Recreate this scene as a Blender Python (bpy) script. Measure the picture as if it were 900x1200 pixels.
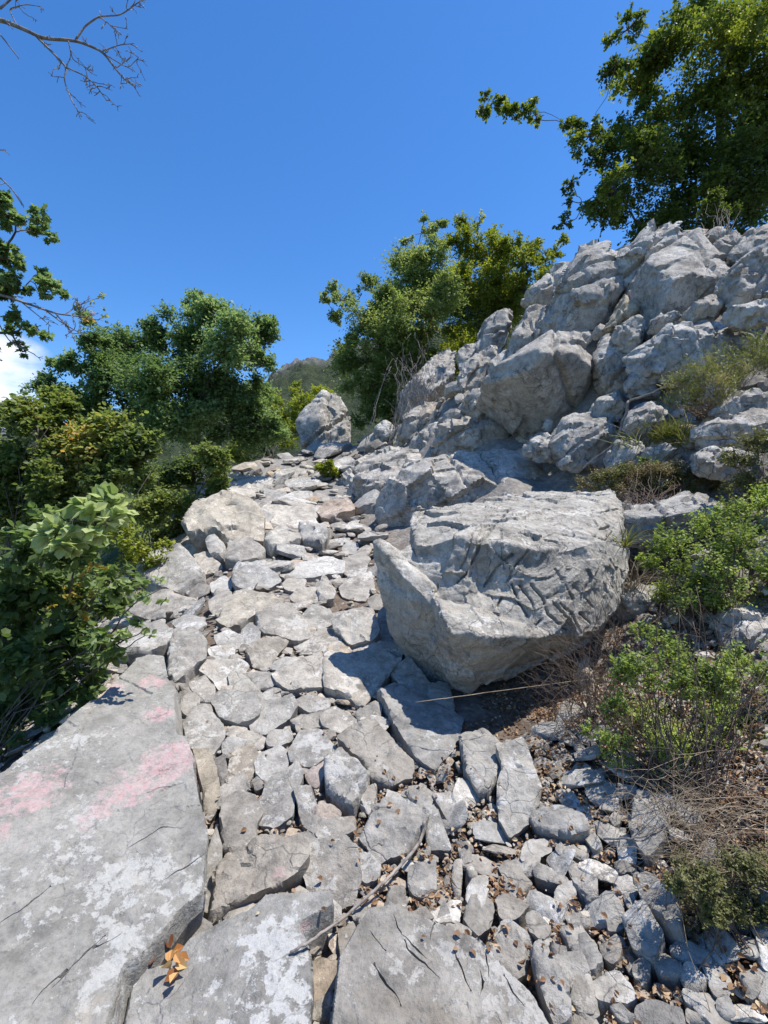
import bpy, bmesh, math, random
import numpy as np
from mathutils import Vector, geometry
from mathutils.bvhtree import BVHTree

# ------------------------------------------------------------------ scene, camera, light
S = bpy.context.scene
for o in list(bpy.data.objects):
    bpy.data.objects.remove(o)
COL = S.collection
F = 560.0                                   # focal length in pixels of the 900 x 1200 photograph

cam_d = bpy.data.cameras.new('camera')
cam = bpy.data.objects.new('camera', cam_d)
COL.objects.link(cam)
cam_d.sensor_fit = 'VERTICAL'
cam_d.sensor_height = 24.0
cam_d.lens = 24.0 * F / 1200.0
cam_d.clip_start = 0.02
cam_d.clip_end = 6000
cam.location = (0, 0, 0)
cam.rotation_euler = (math.radians(90), 0, 0)
S.camera = cam

SUN = Vector((0.36, 0.0, 0.933)).normalized()      # direction towards the sun: high, front right
elev = math.asin(SUN.z)
azim = math.atan2(SUN.x, SUN.y)                    # clockwise from +Y

w = bpy.data.worlds.new('World')
S.world = w
w.use_nodes = True
nt = w.node_tree
nt.nodes.clear()
def N(tree, t, **kw):
    n = tree.nodes.new(t)
    for k, v in kw.items():
        if k in n.inputs.keys():
            n.inputs[k].default_value = v
        else:
            setattr(n, k, v)
    return n
sky = N(nt, 'ShaderNodeTexSky')
sky.sky_type = 'NISHITA'
sky.sun_disc = False
sky.sun_elevation = elev
sky.sun_rotation = azim
sky.altitude = 700
sky.air_density = 1.0
sky.dust_density = 0.25
sky.ozone_density = 3.0
L = nt.links.new
# a low bank of cumulus over the left horizon
tc = N(nt, 'ShaderNodeTexCoord')
sep = N(nt, 'ShaderNodeSeparateXYZ')
L(tc.outputs['Generated'], sep.inputs[0])
mp = N(nt, 'ShaderNodeMapping')
mp.inputs['Scale'].default_value = (1.0, 1.0, 2.4)
L(tc.outputs['Generated'], mp.inputs[0])
cn = N(nt, 'ShaderNodeTexNoise', Scale=5.0, Detail=9.0, Roughness=0.55)
L(mp.outputs[0], cn.inputs['Vector'])
def dotmask(vec, lo, hi):
    v = Vector(vec).normalized()
    d = N(nt, 'ShaderNodeVectorMath', operation='DOT_PRODUCT')
    L(tc.outputs['Generated'], d.inputs[0])
    d.inputs[1].default_value = v
    r = N(nt, 'ShaderNodeMapRange')
    r.interpolation_type = 'SMOOTHSTEP'
    r.inputs['From Min'].default_value = lo
    r.inputs['From Max'].default_value = hi
    L(d.outputs['Value'], r.inputs['Value'])
    return r
m1 = dotmask((-0.80, 1.0, 0.27), 0.9925, 1.0)
thr = N(nt, 'ShaderNodeMath', operation='MULTIPLY_ADD')
L(m1.outputs[0], thr.inputs[0]); thr.inputs[1].default_value = 0.55
L(cn.outputs['Fac'], thr.inputs[2])
cr = N(nt, 'ShaderNodeMapRange')
cr.interpolation_type = 'SMOOTHSTEP'
cr.inputs['From Min'].default_value = 0.80
cr.inputs['From Max'].default_value = 1.16
L(thr.outputs[0], cr.inputs['Value'])
hs = N(nt, 'ShaderNodeHueSaturation', Hue=0.505, Saturation=1.28, Value=1.0)
L(sky.outputs[0], hs.inputs['Color'])
mixc = N(nt, 'ShaderNodeMix')
mixc.data_type = 'RGBA'
L(cr.outputs[0], mixc.inputs[0])
L(hs.outputs[0], mixc.inputs[6])
mixc.inputs[7].default_value = (5.6, 5.75, 6.0, 1)
bg = N(nt, 'ShaderNodeBackground', Strength=0.15)
L(mixc.outputs[2], bg.inputs['Color'])
wo = N(nt, 'ShaderNodeOutputWorld')
L(bg.outputs[0], wo.inputs[0])

sl = bpy.data.lights.new('sun', 'SUN')
sl.energy = 4.5
sl.angle = math.radians(0.53)
sl.color = (1.0, 0.945, 0.865)
so = bpy.data.objects.new('sun', sl)
so.rotation_euler = SUN.to_track_quat('Z', 'Y').to_euler()
so.location = (20, 10, 40)
COL.objects.link(so)

vs = S.view_settings
S.display_settings.display_device = 'sRGB'
vs.view_transform = 'Standard'
vs.look = 'None'
vs.exposure = 0.60
vs.gamma = 1.0
vs.use_curve_mapping = False
S.cycles.max_bounces = 6
S.cycles.diffuse_bounces = 3
S.cycles.transparent_max_bounces = 4

# ------------------------------------------------------------------ numeric helpers
R = random.Random(11)
G_ = np.random.default_rng(5)

def unp(px, py, d):
    return np.array([(px - 450.0) / F * d, d, (600.0 - py) / F * d])

def _hash(ix, iy, iz, seed):
    h = (ix.astype(np.int64) * 374761393 + iy.astype(np.int64) * 668265263 + iz.astype(np.int64) * 2147483647 + seed * 974711) & 0xFFFFFFFF
    h = ((h ^ (h >> 13)) * 1274126177) & 0xFFFFFFFF
    h = ((h ^ (h >> 16)) * 2246822519) & 0xFFFFFFFF
    return ((h ^ (h >> 15)) & 0xFFFFFF) / float(0xFFFFFF)

def vnoise(p, seed=0):
    i = np.floor(p).astype(np.int64)
    f = p - i
    u = f * f * f * (f * (f * 6 - 15) + 10)
    r = 0
    for dx in (0, 1):
        wx = u[:, 0] if dx else 1 - u[:, 0]
        for dy in (0, 1):
            wy = u[:, 1] if dy else 1 - u[:, 1]
            for dz in (0, 1):
                wz = u[:, 2] if dz else 1 - u[:, 2]
                r = r + wx * wy * wz * _hash(i[:, 0] + dx, i[:, 1] + dy, i[:, 2] + dz, seed)
    return r * 2 - 1

def fbm(p, octv=4, seed=0, gain=0.5, ridged=False):
    a, s, r = 1.0, 0.0, 0
    q = np.array(p, float)
    for k in range(octv):
        n = vnoise(q, seed + k)
        if ridged:
            n = 1 - 2 * np.abs(n)
        r = r + a * n
        s += a
        a *= gain
        q = q * 2.03 + 7.1
    return r / s

def chips(p, seed=0, tilt=1.4, step=0.5):
    """offset of a stone surface broken into flat facets: every cell of a Voronoi division is its own tilted plane"""
    i0 = np.floor(p).astype(np.int64)
    best = np.full(len(p), 1e9)
    out = np.zeros(len(p))
    for dx in (-1, 0, 1):
        for dy in (-1, 0, 1):
            for dz in (-1, 0, 1):
                c = i0 + np.array([dx, dy, dz])
                jx, jy, jz = (_hash(c[:, 0], c[:, 1], c[:, 2], seed + s) for s in (1, 2, 3))
                ctr = c + np.stack([jx, jy, jz], 1)
                dv = p - ctr
                d2 = (dv * dv).sum(1)
                g = np.stack([_hash(c[:, 0], c[:, 1], c[:, 2], seed + s) for s in (4, 5, 6)], 1) - 0.5
                val = (dv * g).sum(1) * tilt + (_hash(c[:, 0], c[:, 1], c[:, 2], seed + 7) - 0.5) * step
                m = d2 < best
                best[m] = d2[m]
                out[m] = val[m]
    return out

def fast_mesh(name, verts, tris=None, quads=None, attr=None, smooth=False):
    me = bpy.data.meshes.new(name)
    verts = np.asarray(verts, np.float32)
    me.vertices.add(len(verts))
    me.vertices.foreach_set('co', verts.ravel())
    loops, starts, pos = [], [], 0
    for arr, k in ((tris, 3), (quads, 4)):
        if arr is not None and len(arr):
            arr = np.asarray(arr, np.int32)
            loops.append(arr.ravel())
            starts.append(pos + np.arange(len(arr), dtype=np.int32) * k)
            pos += len(arr) * k
    loops = np.concatenate(loops)
    starts = np.concatenate(starts)
    me.loops.add(len(loops))
    me.loops.foreach_set('vertex_index', loops)
    me.polygons.add(len(starts))
    me.polygons.foreach_set('loop_start', starts)
    me.update(calc_edges=True)
    me.polygons.foreach_set('use_smooth', np.full(len(starts), bool(smooth)))
    if attr:
        for k, v in attr.items():
            a = me.attributes.new(k, 'FLOAT', 'POINT')
            a.data.foreach_set('value', np.asarray(v, np.float32))
    me.update()
    return me

def link(name, me, mat=None, parent=None, loc=None):
    o = bpy.data.objects.new(name, me)
    COL.objects.link(o)
    if mat is not None:
        me.materials.append(mat)
    if loc is not None:
        o.location = loc
    if parent is not None:
        o.parent = parent
    return o

def tag(o, label=None, cat=None, group=None, kind=None):
    if label: o['label'] = label
    if cat: o['category'] = cat
    if group: o['group'] = group
    if kind: o['kind'] = kind
    return o

def empty(name, loc, label, cat, group=None):
    o = bpy.data.objects.new(name, None)
    o.empty_display_size = 0.1
    COL.objects.link(o)
    o.location = loc
    return tag(o, label, cat, group)

class Buf:
    """collects vertices and faces of one mesh"""
    def __init__(s):
        s.v, s.t, s.q, s.a, s.n = [], [], [], [], 0
    def add(s, v, t=None, q=None, a=0.0):
        v = np.asarray(v, float)
        if t is not None and len(t): s.t.append(np.asarray(t) + s.n)
        if q is not None and len(q): s.q.append(np.asarray(q) + s.n)
        s.v.append(v)
        s.a.append(np.broadcast_to(np.asarray(a, float), (len(v),)))
        s.n += len(v)
    def build(s, name, mat, parent=None, loc=(0, 0, 0), smooth=False):
        v = np.concatenate(s.v) - np.asarray(loc, float)
        me = fast_mesh(name, v, np.concatenate(s.t) if s.t else None, np.concatenate(s.q) if s.q else None,
                       {'rnd': np.concatenate(s.a)}, smooth)
        o = link(name, me, mat, parent)
        if parent is None:
            o.location = loc
        return o

def tube(buf, pts, radii, sides=6, a=0.0):
    pts = np.asarray(pts, float)
    n = len(pts)
    radii = np.broadcast_to(np.asarray(radii, float), (n,))
    tan = np.gradient(pts, axis=0)
    tan /= np.linalg.norm(tan, axis=1)[:, None] + 1e-9
    ref = np.array([0.31, 0.52, 0.79])
    u = np.cross(tan, ref)
    u /= np.linalg.norm(u, axis=1)[:, None] + 1e-9
    v = np.cross(tan, u)
    ang = np.arange(sides) / sides * 2 * math.pi
    ring = pts[:, None, :] + radii[:, None, None] * (np.cos(ang)[None, :, None] * u[:, None, :] + np.sin(ang)[None, :, None] * v[:, None, :])
    i = np.arange(n - 1)[:, None] * sides
    j = np.arange(sides)[None, :]
    k = (j + 1) % sides
    q = np.stack([i + j, i + k, i + sides + k, i + sides + j], -1).reshape(-1, 4)
    vv = ring.reshape(-1, 3)
    t = [[0, b + 1, b] for b in range(1, sides - 1)] + [[(n - 1) * sides, (n - 1) * sides + b, (n - 1) * sides + b + 1] for b in range(1, sides - 1)]
    buf.add(vv, t if sides > 2 else None, q, a)

def wander(p0, p1, n, amp, rng, sag=0.0):
    """a crooked line from p0 to p1"""
    p0, p1 = np.asarray(p0, float), np.asarray(p1, float)
    t = np.linspace(0, 1, n)
    L_ = np.linalg.norm(p1 - p0)
    off = np.cumsum(rng.normal(0, 1, (n, 3)), 0)
    off -= np.outer(1 - t, off[0]) + np.outer(t, off[-1])
    off *= amp * L_ / math.sqrt(n)
    p = p0 + np.outer(t, p1 - p0) + off
    p[:, 2] += sag * L_ * 4 * t * (1 - t)
    return p

# ------------------------------------------------------------------ materials
def newmat(name):
    m = bpy.data.materials.new(name)
    m.use_nodes = True
    m.node_tree.nodes.clear()
    return m, m.node_tree

def ramp(t, src, stops, interp='LINEAR'):
    r = t.nodes.new('ShaderNodeValToRGB')
    r.color_ramp.interpolation = interp
    e = r.color_ramp.elements
    while len(e) < len(stops):
        e.new(0.5)
    for k, (p, c) in enumerate(stops):
        e[k].position = p
        e[k].color = (c, c, c, 1) if not isinstance(c, tuple) else (*c, 1)
    if src is not None:
        t.links.new(src, r.inputs[0])
    return r.outputs[0]

def mixrgb(t, fac, a, b, mode='MIX'):
    m = t.nodes.new('ShaderNodeMix')
    m.data_type = 'RGBA'
    m.blend_type = mode
    for sock, v in ((m.inputs[0], fac), (m.inputs[6], a), (m.inputs[7], b)):
        if isinstance(v, bpy.types.NodeSocket):
            t.links.new(v, sock)
        elif isinstance(v, tuple):
            sock.default_value = (*v, 1)
        else:
            sock.default_value = v
    return m.outputs[2]

def math_(t, op, a, b=None, c=None):
    m = t.nodes.new('ShaderNodeMath')
    m.operation = op
    for k, v in enumerate((a, b, c)):
        if v is None: continue
        if isinstance(v, bpy.types.NodeSocket): t.links.new(v, m.inputs[k])
        else: m.inputs[k].default_value = v
    return m.outputs[0]

def noise(t, vec, scale, detail=4.0, rough=0.55, dist=0.0):
    n = N(t, 'ShaderNodeTexNoise', Scale=scale, Detail=detail, Roughness=rough, Distortion=dist)
    t.links.new(vec, n.inputs['Vector'])
    return n.outputs['Fac']

def rock_material(name, dark=(0.158, 0.150, 0.136), mid=(0.335, 0.312, 0.276), light=(0.490, 0.460, 0.410), lichen=0.33,
                  white=(0.63, 0.61, 0.57), pink=None, fine=1.0, crack=0.6, scale=1.0, bump=1.0, per_point=False, stain=0.65):
    m, t = newmat(name)
    out = N(t, 'ShaderNodeOutputMaterial')
    p = N(t, 'ShaderNodeBsdfPrincipled', Roughness=0.9)
    p.inputs['Specular IOR Level'].default_value = 0.25
    t.links.new(p.outputs[0], out.inputs[0])
    co = N(t, 'ShaderNodeTexCoord').outputs['Object']
    oi = N(t, 'ShaderNodeObjectInfo')
    off = N(t, 'ShaderNodeVectorMath', operation='SCALE')
    off.inputs[0].default_value = (37.0, 71.0, 53.0)
    t.links.new(oi.outputs['Random'], off.inputs['Scale'])
    ad = N(t, 'ShaderNodeVectorMath', operation='ADD')
    t.links.new(co, ad.inputs[0]); t.links.new(off.outputs[0], ad.inputs[1])
    v = ad.outputs[0]
    n1 = noise(t, v, 2.6 * scale, 7, 0.62, 0.4)
    n2 = noise(t, v, 13.0 * scale, 8, 0.68, 0.3)
    n3 = noise(t, v, 70.0 * scale, 5, 0.7)
    base = ramp(t, math_(t, 'MULTIPLY_ADD', n2, 0.55, math_(t, 'MULTIPLY', n1, 0.45)),
                [(0.33, dark), (0.47, mid), (0.60, light)])
    speck = ramp(t, n3, [(0.36, 0.72), (0.5, 1.0), (0.68, 1.08)])
    base = mixrgb(t, 0.75 * fine, base, speck, 'MULTIPLY')
    # pale lichen crusts
    l0 = noise(t, v, 3.2 * scale, 4, 0.6, 0.1)
    l1 = noise(t, v, 24.0 * scale, 8, 0.75, 0.1)
    l1 = math_(t, 'MULTIPLY_ADD', l0, 0.5, math_(t, 'MULTIPLY', l1, 0.5))
    lm = ramp(t, l1, [(0.57 - 0.08 * lichen, 0.0), (0.588 - 0.08 * lichen, 0.9)])
    lm = math_(t, 'MULTIPLY', lm, math_(t, 'MULTIPLY_ADD', n3, 0.9, 0.3))
    base = mixrgb(t, lm, base, white)
    # dark weathering blotches
    d1 = noise(t, v, 4.3 * scale, 8, 0.7, 0.8)
    dm = ramp(t, d1, [(0.33, 1.0), (0.43, 0.0)])
    base = mixrgb(t, math_(t, 'MULTIPLY', dm, stain), base, tuple(c * 0.9 for c in dark))
    # warm ochre bloom
    o1 = noise(t, v, 3.1 * scale, 6, 0.6, 0.5)
    om = ramp(t, o1, [(0.60, 0.0), (0.74, 0.45)])
    base = mixrgb(t, om, base, (0.36, 0.29, 0.20))
    if pink is not None:
        acc = None
        for (c, r) in pink:
            d = N(t, 'ShaderNodeVectorMath', operation='DISTANCE')
            t.links.new(co, d.inputs[0]); d.inputs[1].default_value = c
            e = math_(t, 'SUBTRACT', 1.0, math_(t, 'DIVIDE', d.outputs['Value'], r))
            acc = e if acc is None else math_(t, 'MAXIMUM', acc, e)
        pn = noise(t, co, 15.0, 9, 0.78, 0.15)
        pm = ramp(t, math_(t, 'MULTIPLY_ADD', math_(t, 'MAXIMUM', acc, 0.0), 0.32, pn), [(0.585, 0.0), (0.63, 1.0)])
        gate = ramp(t, acc, [(0.0, 0.0), (0.15, 1.0)])
        pm = math_(t, 'MULTIPLY', pm, gate)
        pm = math_(t, 'MULTIPLY', pm, ramp(t, noise(t, co, 38.0, 7, 0.75), [(0.38, 0.12), (0.56, 1.0)]))
        pcol = mixrgb(t, ramp(t, noise(t, co, 45.0, 5, 0.7), [(0.4, 0.0), (0.62, 1.0)]), (0.47, 0.28, 0.29), (0.48, 0.385, 0.375))
        base = mixrgb(t, math_(t, 'MULTIPLY', pm, 0.8), base, pcol)
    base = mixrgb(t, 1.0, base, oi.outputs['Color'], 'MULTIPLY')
    if per_point:
        at = N(t, 'ShaderNodeAttribute', attribute_name='rnd')
        base = mixrgb(t, 1.0, base, ramp(t, at.outputs['Fac'], [(0.0, (0.55, 0.54, 0.53)), (0.5, (0.9, 0.88, 0.86)), (0.8, (1.12, 1.1, 1.06)), (1.0, (0.95, 0.8, 0.66))]), 'MULTIPLY')
    # hairline cracks
    wv = N(t, 'ShaderNodeVectorMath', operation='MULTIPLY_ADD')
    nz = N(t, 'ShaderNodeTexNoise', Scale=5.0 * scale, Detail=5.0)
    t.links.new(v, nz.inputs['Vector'])
    t.links.new(nz.outputs['Color'], wv.inputs[0]); wv.inputs[1].default_value = (0.16, 0.16, 0.16); t.links.new(v, wv.inputs[2])
    vo = N(t, 'ShaderNodeTexVoronoi', Scale=6.5 * scale)
    vo.feature = 'DISTANCE_TO_EDGE'
    t.links.new(wv.outputs[0], vo.inputs['Vector'])
    ck = ramp(t, vo.outputs['Distance'], [(0.0, 1.0), (0.022, 0.0)])
    gate = ramp(t, noise(t, v, 3.7 * scale, 3), [(0.50, 0.0), (0.58, crack)])
    ck = math_(t, 'MULTIPLY', ck, gate)
    base = mixrgb(t, math_(t, 'MULTIPLY', ck, 0.55), base, (0.09, 0.085, 0.08))
    t.links.new(base, p.inputs['Base Color'])
    # relief
    h = math_(t, 'MULTIPLY_ADD', n3, 0.11, math_(t, 'MULTIPLY', n2, 0.15))
    n4 = noise(t, v, 32.0 * scale, 6, 0.7, 0.3)
    h = math_(t, 'MULTIPLY_ADD', n4, 0.16, h)
    h = math_(t, 'MULTIPLY_ADD', noise(t, v, 190.0 * scale, 3, 0.6), 0.035, h)
    h = math_(t, 'SUBTRACT', h, math_(t, 'MULTIPLY', ck, 0.12))
    h = math_(t, 'MULTIPLY_ADD', lm, 0.02, h)
    b = N(t, 'ShaderNodeBump', Strength=0.8 * bump, Distance=0.065 / scale ** 0.5)
    t.links.new(h, b.inputs['Height'])
    t.links.new(b.outputs[0], p.inputs['Normal'])
    return m

M_ROCK = rock_material('limestone')
M_CRAG = rock_material('weathered_limestone', dark=(0.125, 0.118, 0.108), mid=(0.335, 0.313, 0.280), light=(0.53, 0.50, 0.45), lichen=0.30, scale=1.0, bump=1.5, crack=1.0, stain=0.9)
M_RUB = rock_material('limestone_rubble', lichen=0.2, crack=0.0, scale=1.6, per_point=True)

def leaf_material(name, stops, trans=0.35, gloss=0.35, gain=1.4):
    m, t = newmat(name)
    out = N(t, 'ShaderNodeOutputMaterial')
    at = N(t, 'ShaderNodeAttribute', attribute_name='rnd')
    col = ramp(t, at.outputs['Fac'], [(p_, tuple(min(.6, c * gain) for c in c_)) for p_, c_ in stops])
    p = N(t, 'ShaderNodeBsdfPrincipled', Roughness=0.5)
    p.inputs['Specular IOR Level'].default_value = gloss
    t.links.new(col, p.inputs['Base Color'])
    tr = N(t, 'ShaderNodeBsdfTranslucent')
    hs_ = N(t, 'ShaderNodeHueSaturation', Hue=0.485, Saturation=1.15, Value=1.5)
    t.links.new(col, hs_.inputs['Color'])
    t.links.new(hs_.outputs[0], tr.inputs['Color'])
    mx = N(t, 'ShaderNodeMixShader')
    mx.inputs[0].default_value = trans
    t.links.new(p.outputs[0], mx.inputs[1]); t.links.new(tr.outputs[0], mx.inputs[2])
    t.links.new(mx.outputs[0], out.inputs[0])
    return m

def bark_material(name, c0, c1, scale=30):
    m, t = newmat(name)
    out = N(t, 'ShaderNodeOutputMaterial')
    p = N(t, 'ShaderNodeBsdfPrincipled', Roughness=0.9)
    p.inputs['Specular IOR Level'].default_value = 0.2
    co = N(t, 'ShaderNodeTexCoord').outputs['Object']
    n = noise(t, co, scale, 6, 0.65)
    t.links.new(ramp(t, n, [(0.35, c0), (0.65, c1)]), p.inputs['Base Color'])
    b = N(t, 'ShaderNodeBump', Strength=0.5, Distance=0.01)
    t.links.new(n, b.inputs['Height']); t.links.new(b.outputs[0], p.inputs['Normal'])
    t.links.new(p.outputs[0], out.inputs[0])
    return m

M_BARK = bark_material('grey_bark', (0.06, 0.05, 0.042), (0.17, 0.15, 0.13))
M_DEAD = bark_material('weathered_dead_wood', (0.13, 0.11, 0.10), (0.34, 0.31, 0.28))
M_STRAW = bark_material('dry_stem', (0.16, 0.12, 0.085), (0.40, 0.33, 0.24), 12)
M_TWIG = bark_material('brown_twig', (0.07, 0.05, 0.04), (0.19, 0.14, 0.11), 20)

# ------------------------------------------------------------------ terrain: heights through surveyed points
SURV = [  # pixel x, pixel y, distance forward
 (450,1200,1.16),(150,1200,1.16),(0,1200,1.16),(700,1200,1.14),(900,1200,1.08),(1050,1200,1.02),(-150,1200,1.2),
 (450,1050,1.50),(100,1050,1.52),(250,900,2.05),(450,900,2.05),(600,900,2.05),(700,1050,1.46),(0,930,1.85),(130,780,2.95),(350,750,3.2),(480,760,3.05),
 (250,660,4.9),(400,660,5.0),(240,600,7.0),(400,600,7.2),(310,540,11.5),(361,545,11.3),(390,521,14.2),(440,518,13.6),(350,570,9.0),
 (900,1050,1.30),(780,950,1.68),(620,850,2.35),(900,900,1.6),(800,740,2.7),(900,650,2.7),(745,620,3.6),(720,560,4.4),(880,540,3.5),(640,532,5.6),(560,530,6.9),(480,524,9.2),
 (760,500,4.8),(880,430,4.3),(700,480,5.7),(600,492,7.0),(650,400,7.0),(560,430,8.4),(505,480,9.8),(760,400,5.6),(880,350,5.0),(700,335,6.8),(800,310,6.2),(900,280,5.8),(600,395,8.2),(525,455,9.5),
 (1000,400,3.9),(1050,700,2.2),(1050,950,1.3),(880,245,8.2),(760,255,9.2),(1000,235,7.6)]
pts = [unp(*s) for s in SURV]
pts += [np.array(p) for p in [(-2.5,2.9,-1.75),(-3.4,5.0,-1.6),(-4.2,7.0,-1.3),(-5.2,11.0,0.0),(-2.4,1.6,-1.75),(-2.4,0.2,-1.95),(0,-1.5,-1.75),(2,-1.5,-1.0),(-3.0,-1.5,-2.3),
        (-8,0,-4.2),(-8,8,-3.2),(-8,16,-2.2),(-5,16,-0.2),(-3,18,1.2),(0,19,1.9),(3,18,3.6),(0.2,13.2,2.2),(1.2,11.5,2.75),(2.8,10.5,3.6),
        (6,12,5.3),(9,8,5.9),(9,14,7.2),(9,2,4.6),(8,-1,4.0),(-8,22,-2.5),(0,22,2.0),(9,22,8.0),(4,20,5.2)]]
pts = np.array(pts)
def _tps_fit(xy, z, lam):
    n = len(xy)
    r = np.linalg.norm(xy[:, None] - xy[None], axis=2)
    K = np.where(r > 0, r * r * np.log(r + 1e-12), 0) + lam * np.eye(n)
    P = np.c_[np.ones(n), xy]
    A = np.block([[K, P], [P.T, np.zeros((3, 3))]])
    return np.linalg.solve(A, np.r_[z, 0, 0, 0])
_w = _tps_fit(pts[:, :2], pts[:, 2], 0.03)
GX0, GX1, GY0, GY1, GS = -10.0, 10.0, -2.0, 22.0, 0.08
gxs = np.arange(GX0, GX1 + 1e-6, GS)
gys = np.arange(GY0, GY1 + 1e-6, GS)
_XX, _YY = np.meshgrid(gxs, gys)
_q = np.c_[_XX.ravel(), _YY.ravel()]
_z = _w[-3] + _q @ _w[-2:]
for _i, _p in enumerate(pts):
    _r2 = ((_q - _p[:2]) ** 2).sum(1)
    _z = _z + _w[_i] * 0.5 * _r2 * np.log(_r2 + 1e-12)
GZ = _z.reshape(_XX.shape)
GZ_ROCK = GZ.copy()                         # faces of the rocks; the soil behind them lies deeper
_edge = np.interp(_YY, [3, 5, 7, 9, 12, 14, 22], [1.05, 1.35, 1.55, 1.1, 0.2, -0.1, -0.3])
_ss = lambda t: np.clip(t, 0, 1) ** 2 * (3 - 2 * np.clip(t, 0, 1))
GZ = GZ - 0.55 * _ss((_XX - _edge) / 0.7) * _ss((_YY - 2.9) / 0.8)

def ground(x, y, GZ=None):
    GZ = globals()['GZ'] if GZ is None else GZ
    x = np.asarray(x, float); y = np.asarray(y, float)
    cx = np.clip(x, GX0, GX1 - 1e-3); cy = np.clip(y, GY0, GY1 - 1e-3)
    fx = (cx - GX0) / GS; fy = (cy - GY0) / GS
    ix = np.minimum(fx.astype(int), len(gxs) - 2); iy = np.minimum(fy.astype(int), len(gys) - 2)
    ax = fx - ix; ay = fy - iy
    z = (GZ[iy, ix] * (1 - ax) * (1 - ay) + GZ[iy, ix + 1] * ax * (1 - ay) + GZ[iy + 1, ix] * (1 - ax) * ay + GZ[iy + 1, ix + 1] * ax * ay)
    out = np.hypot(x - cx, y - cy)
    far = 26 * (1 - np.exp(-out / 45.0))
    return z - far * np.where(x > cx + 1e-9, 0.35, 1.0)

_T = np.concatenate([np.linspace(0.4, 4, 900), np.linspace(4, 22, 1800)])
def hit(px, py, lift=0.0, GZ=None):
    """the point of the ground seen at a pixel of the photograph"""
    zr = (600.0 - py) / F * _T
    xr = (px - 450.0) / F * _T
    g = ground(xr, _T, GZ) + lift
    b = np.nonzero(zr <= g)[0]
    if len(b) == 0:
        return None
    return np.array([xr[b[0]], _T[b[0]], g[b[0]]])

def gnormal(x, y, e=0.25):
    zx = (ground(x + e, y) - ground(x - e, y)) / (2 * e)
    zy = (ground(x, y + e) - ground(x, y - e)) / (2 * e)
    n = np.array([-float(zx), -float(zy), 1.0])
    return n / np.linalg.norm(n)

def gmat():
    m, t = newmat('stony_soil')
    out = N(t, 'ShaderNodeOutputMaterial')
    p = N(t, 'ShaderNodeBsdfPrincipled', Roughness=0.95)
    p.inputs['Specular IOR Level'].default_value = 0.15
    co = N(t, 'ShaderNodeTexCoord').outputs['Object']
    vo = N(t, 'ShaderNodeTexVoronoi', Scale=38.0)
    t.links.new(co, vo.inputs['Vector'])
    grain = ramp(t, vo.outputs['Color'], [(0.1, (0.10, 0.085, 0.07)), (0.5, (0.20, 0.18, 0.16)), (0.9, (0.33, 0.31, 0.285))])
    n1 = noise(t, co, 1.7, 7, 0.6)
    soil = ramp(t, noise(t, co, 9.0, 6, 0.6), [(0.35, (0.075, 0.052, 0.037)), (0.65, (0.17, 0.125, 0.09))])
    base = mixrgb(t, ramp(t, n1, [(0.42, 0.25), (0.58, 0.8)]), soil, grain)
    gv = N(t, 'ShaderNodeAttribute', attribute_name='green')
    grn = ramp(t, noise(t, co, 2.2, 8, 0.65), [(0.3, (0.022, 0.035, 0.012)), (0.6, (0.06, 0.085, 0.028)), (0.75, (0.12, 0.12, 0.06))])
    bk = N(t, 'ShaderNodeAttribute', attribute_name='bank')
    stone_ = ramp(t, noise(t, co, 11.0, 8, 0.7), [(0.32, (0.13, 0.125, 0.118)), (0.5, (0.24, 0.232, 0.215)), (0.66, (0.36, 0.35, 0.33))])
    base = mixrgb(t, bk.outputs['Fac'], base, stone_)
    base = mixrgb(t, gv.outputs['Fac'], base, grn)
    t.links.new(base, p.inputs['Base Color'])
    hgt = math_(t, 'MULTIPLY_ADD', noise(t, co, 24.0, 6, 0.65), 0.5, math_(t, 'MULTIPLY', vo.outputs['Distance'], -0.25))
    b = N(t, 'ShaderNodeBump', Strength=0.9, Distance=0.03)
    t.links.new(hgt, b.inputs['Height']); t.links.new(b.outputs[0], p.inputs['Normal'])
    t.links.new(p.outputs[0], out.inputs[0])
    return m

def build_ground():
    def axis(a, b, step, far, growth=1.28):
        mid = list(np.arange(a, b + 1e-6, step))
        lo, hi, s = [], [], step
        x = a
        while x > -far: s *= growth; x -= s; lo.append(x)
        s, x = step, b
        while x < far: s *= growth; x += s; hi.append(x)
        return np.array(lo[::-1] + mid + hi)
    xs = axis(-7, 7, 0.07, 2500); ys = axis(-1.5, 16, 0.07, 2500)
    X, Y = np.meshgrid(xs, ys)
    Z = ground(X.ravel(), Y.ravel())
    p = np.c_[X.ravel(), Y.ravel(), Z]
    inner = (np.abs(p[:, 0]) < 9) & (p[:, 1] < 20) & (p[:, 1] > -2)
    n = fbm(p * np.array([1.3, 1.3, 0.5]), 5, 3)
    n2 = fbm(p * np.array([8, 8, 3.]), 3, 9)
    p[:, 2] += np.where(inner, n * 0.05 + n2 * 0.018 - 0.035, n * 0.5)
    nx, ny = len(xs), len(ys)
    i = (np.arange(ny - 1)[:, None] * nx + np.arange(nx - 1)[None, :]).ravel()
    q = np.stack([i, i + 1, i + nx + 1, i + nx], 1)
    edge = -2.2 - 0.28 * np.clip(p[:, 1] - 3, 0, 10)
    green = np.clip((edge - p[:, 0]) / 0.8, 0, 1)
    green = np.maximum(green, np.clip((p[:, 1] - 14.5) / 2, 0, 1))
    bank = np.clip((p[:, 2] + 0.45) / 0.5, 0, 1) * np.clip((p[:, 1] - 2.8) / 0.8, 0, 1) * (0.75 + 0.4 * n)
    me = fast_mesh('ground', p, None, q, {'green': green, 'bank': np.clip(bank, 0, 1)}, True)
    tag(link('ground', me, gmat()), kind='structure')
build_ground()

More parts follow.
